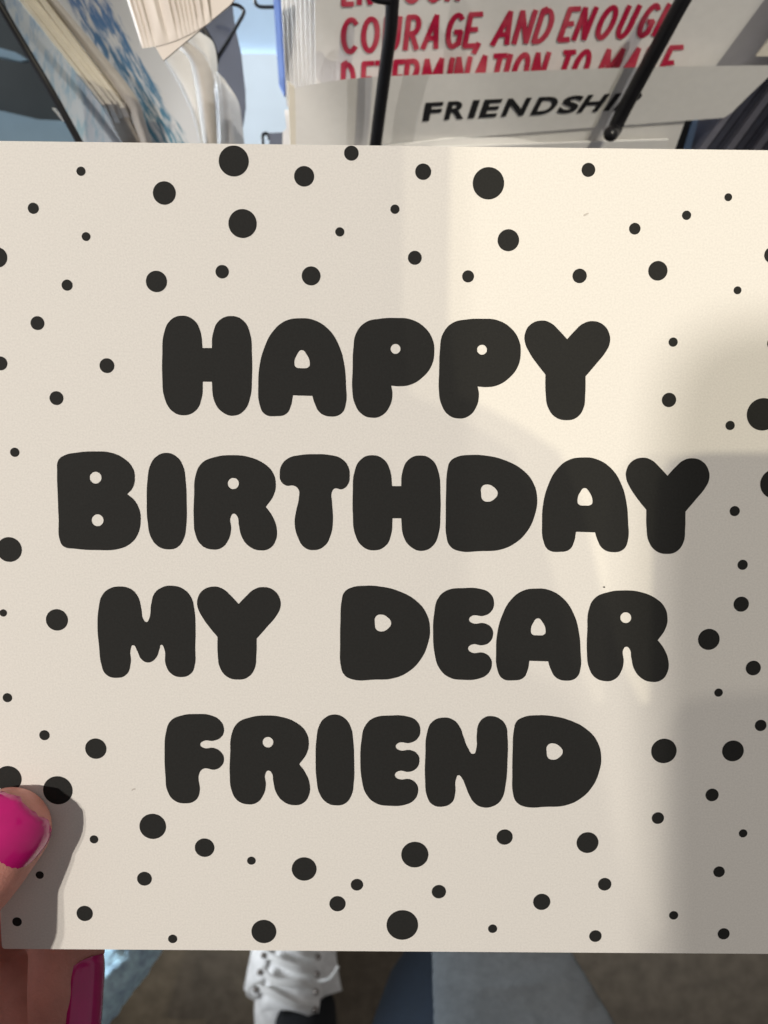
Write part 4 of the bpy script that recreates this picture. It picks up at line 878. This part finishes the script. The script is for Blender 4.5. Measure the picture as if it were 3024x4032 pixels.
def cloth(outline_rows, thick, bump_amp, name, material, owner, freq=90):
    """outline_rows: rows of (u_left, u_right, v, depth); a hanging piece of cloth with folds, nap and thickness."""
    rows = []
    for (a, b_) in zip(outline_rows, outline_rows[1:]):
        for k in range(12):
            t = k / 12
            rows.append([x + (y - x) * t for x, y in zip(a, b_)])
    rows.append(list(outline_rows[-1]))
    nc = 40
    V, Fc = [], []
    for i, (ul, ur, v, d) in enumerate(rows):
        for k in range(nc + 1):
            f = k / nc
            p = P(ul + (ur - ul) * f, v, d)
            edge = min(f, 1 - f)
            curl = 0.012 * math.exp(-edge * 14)
            fold = 0.0025 * math.sin(f * 5 + i * .02) + bump_amp * noise.noise(p * freq)
            V.append(p + BACK * (fold - curl) + RIGHT * (0.0003 * noise.noise(p * 260) if edge < .02 else 0))
    nv = len(V); V += [v + FWD * thick for v in V]
    w = nc + 1; m_ = len(rows)
    for i in range(m_ - 1):
        for k in range(nc):
            q = (i * w + k, (i + 1) * w + k, (i + 1) * w + k + 1, i * w + k + 1)
            Fc += [q, tuple(x + nv for x in q[::-1])]
        for k in (0, nc):
            a, b_ = i * w + k, (i + 1) * w + k
            Fc.append((a, a + nv, b_ + nv, b_))
    for k in range(nc):
        for i in (0, m_ - 1):
            a, b_ = i * w + k, i * w + k + 1
            Fc.append((a, b_, b_ + nv, a + nv))
    me = mesh_from(V, Fc, smooth=True)
    bm = bmesh.new(); bm.from_mesh(me); bmesh.ops.recalc_face_normals(bm, faces=bm.faces); bm.to_mesh(me); bm.free()
    return part(name, me, material, owner)
coat = thing('wool_coat', Vector((0.05, -0.30, 0.55)), 'grey wool coat edge hanging below the card', 'coat')
cloth([(1702, 2000, 3380, .66), (1702, 2120, 3560, .64), (1705, 2240, 3745, .62), (1709, 2325, 3885, .60), (1713, 2415, 4032, .585), (1716, 2500, 4180, .57)], 0.006, 0.0016, 'front_edge', M['wool'], coat)

# unseen coat body, added to keep ambient light off the hand and floor
V, Fc = [], []
for i in range(13):
    z = 0.55 + 0.85 * i / 12
    for k in range(25):
        a = math.pi * k / 24
        w = .24 + .03 * math.sin(i * .5)
        fold = .012 * math.sin(k * 1.7 + i * .3)
        V.append(Vector((.02 - (w + fold) * math.cos(a), -.36 + (.12 + fold) * math.sin(a), z)))
nv = len(V); V += [v + Vector((0, -.008, 0)) for v in V]
for i in range(12):
    for k in range(24):
        q = (i * 25 + k, i * 25 + k + 1, (i + 1) * 25 + k + 1, (i + 1) * 25 + k)
        Fc += [q, tuple(x + nv for x in q[::-1])]
part('body', mesh_from(V, Fc, smooth=True), M['wool'], coat)

# pale blue knitted cloth, a thick soft roll with visible stitches
kp = smooth_path([P(600, 3380, .58), P(560, 3560, .57), P(470, 3720, .56), P(355, 3870, .55), P(240, 4020, .545), P(110, 4240, .54)], 14)
def stitches(i, k):
    return 0.0006 * math.sin(k * 2 * math.pi / 6.0 + i * 0.5) * math.sin(i * 0.9) + 0.0010 * noise.noise(Vector((i * .35, k * .45, 2.2)))
single('knitted_scarf', tube(kp, [0.0195] * len(kp), 72, bumpy=stitches), M['knit'], 'pale blue nubbly knitted cloth beside the finger nail', 'scarf')
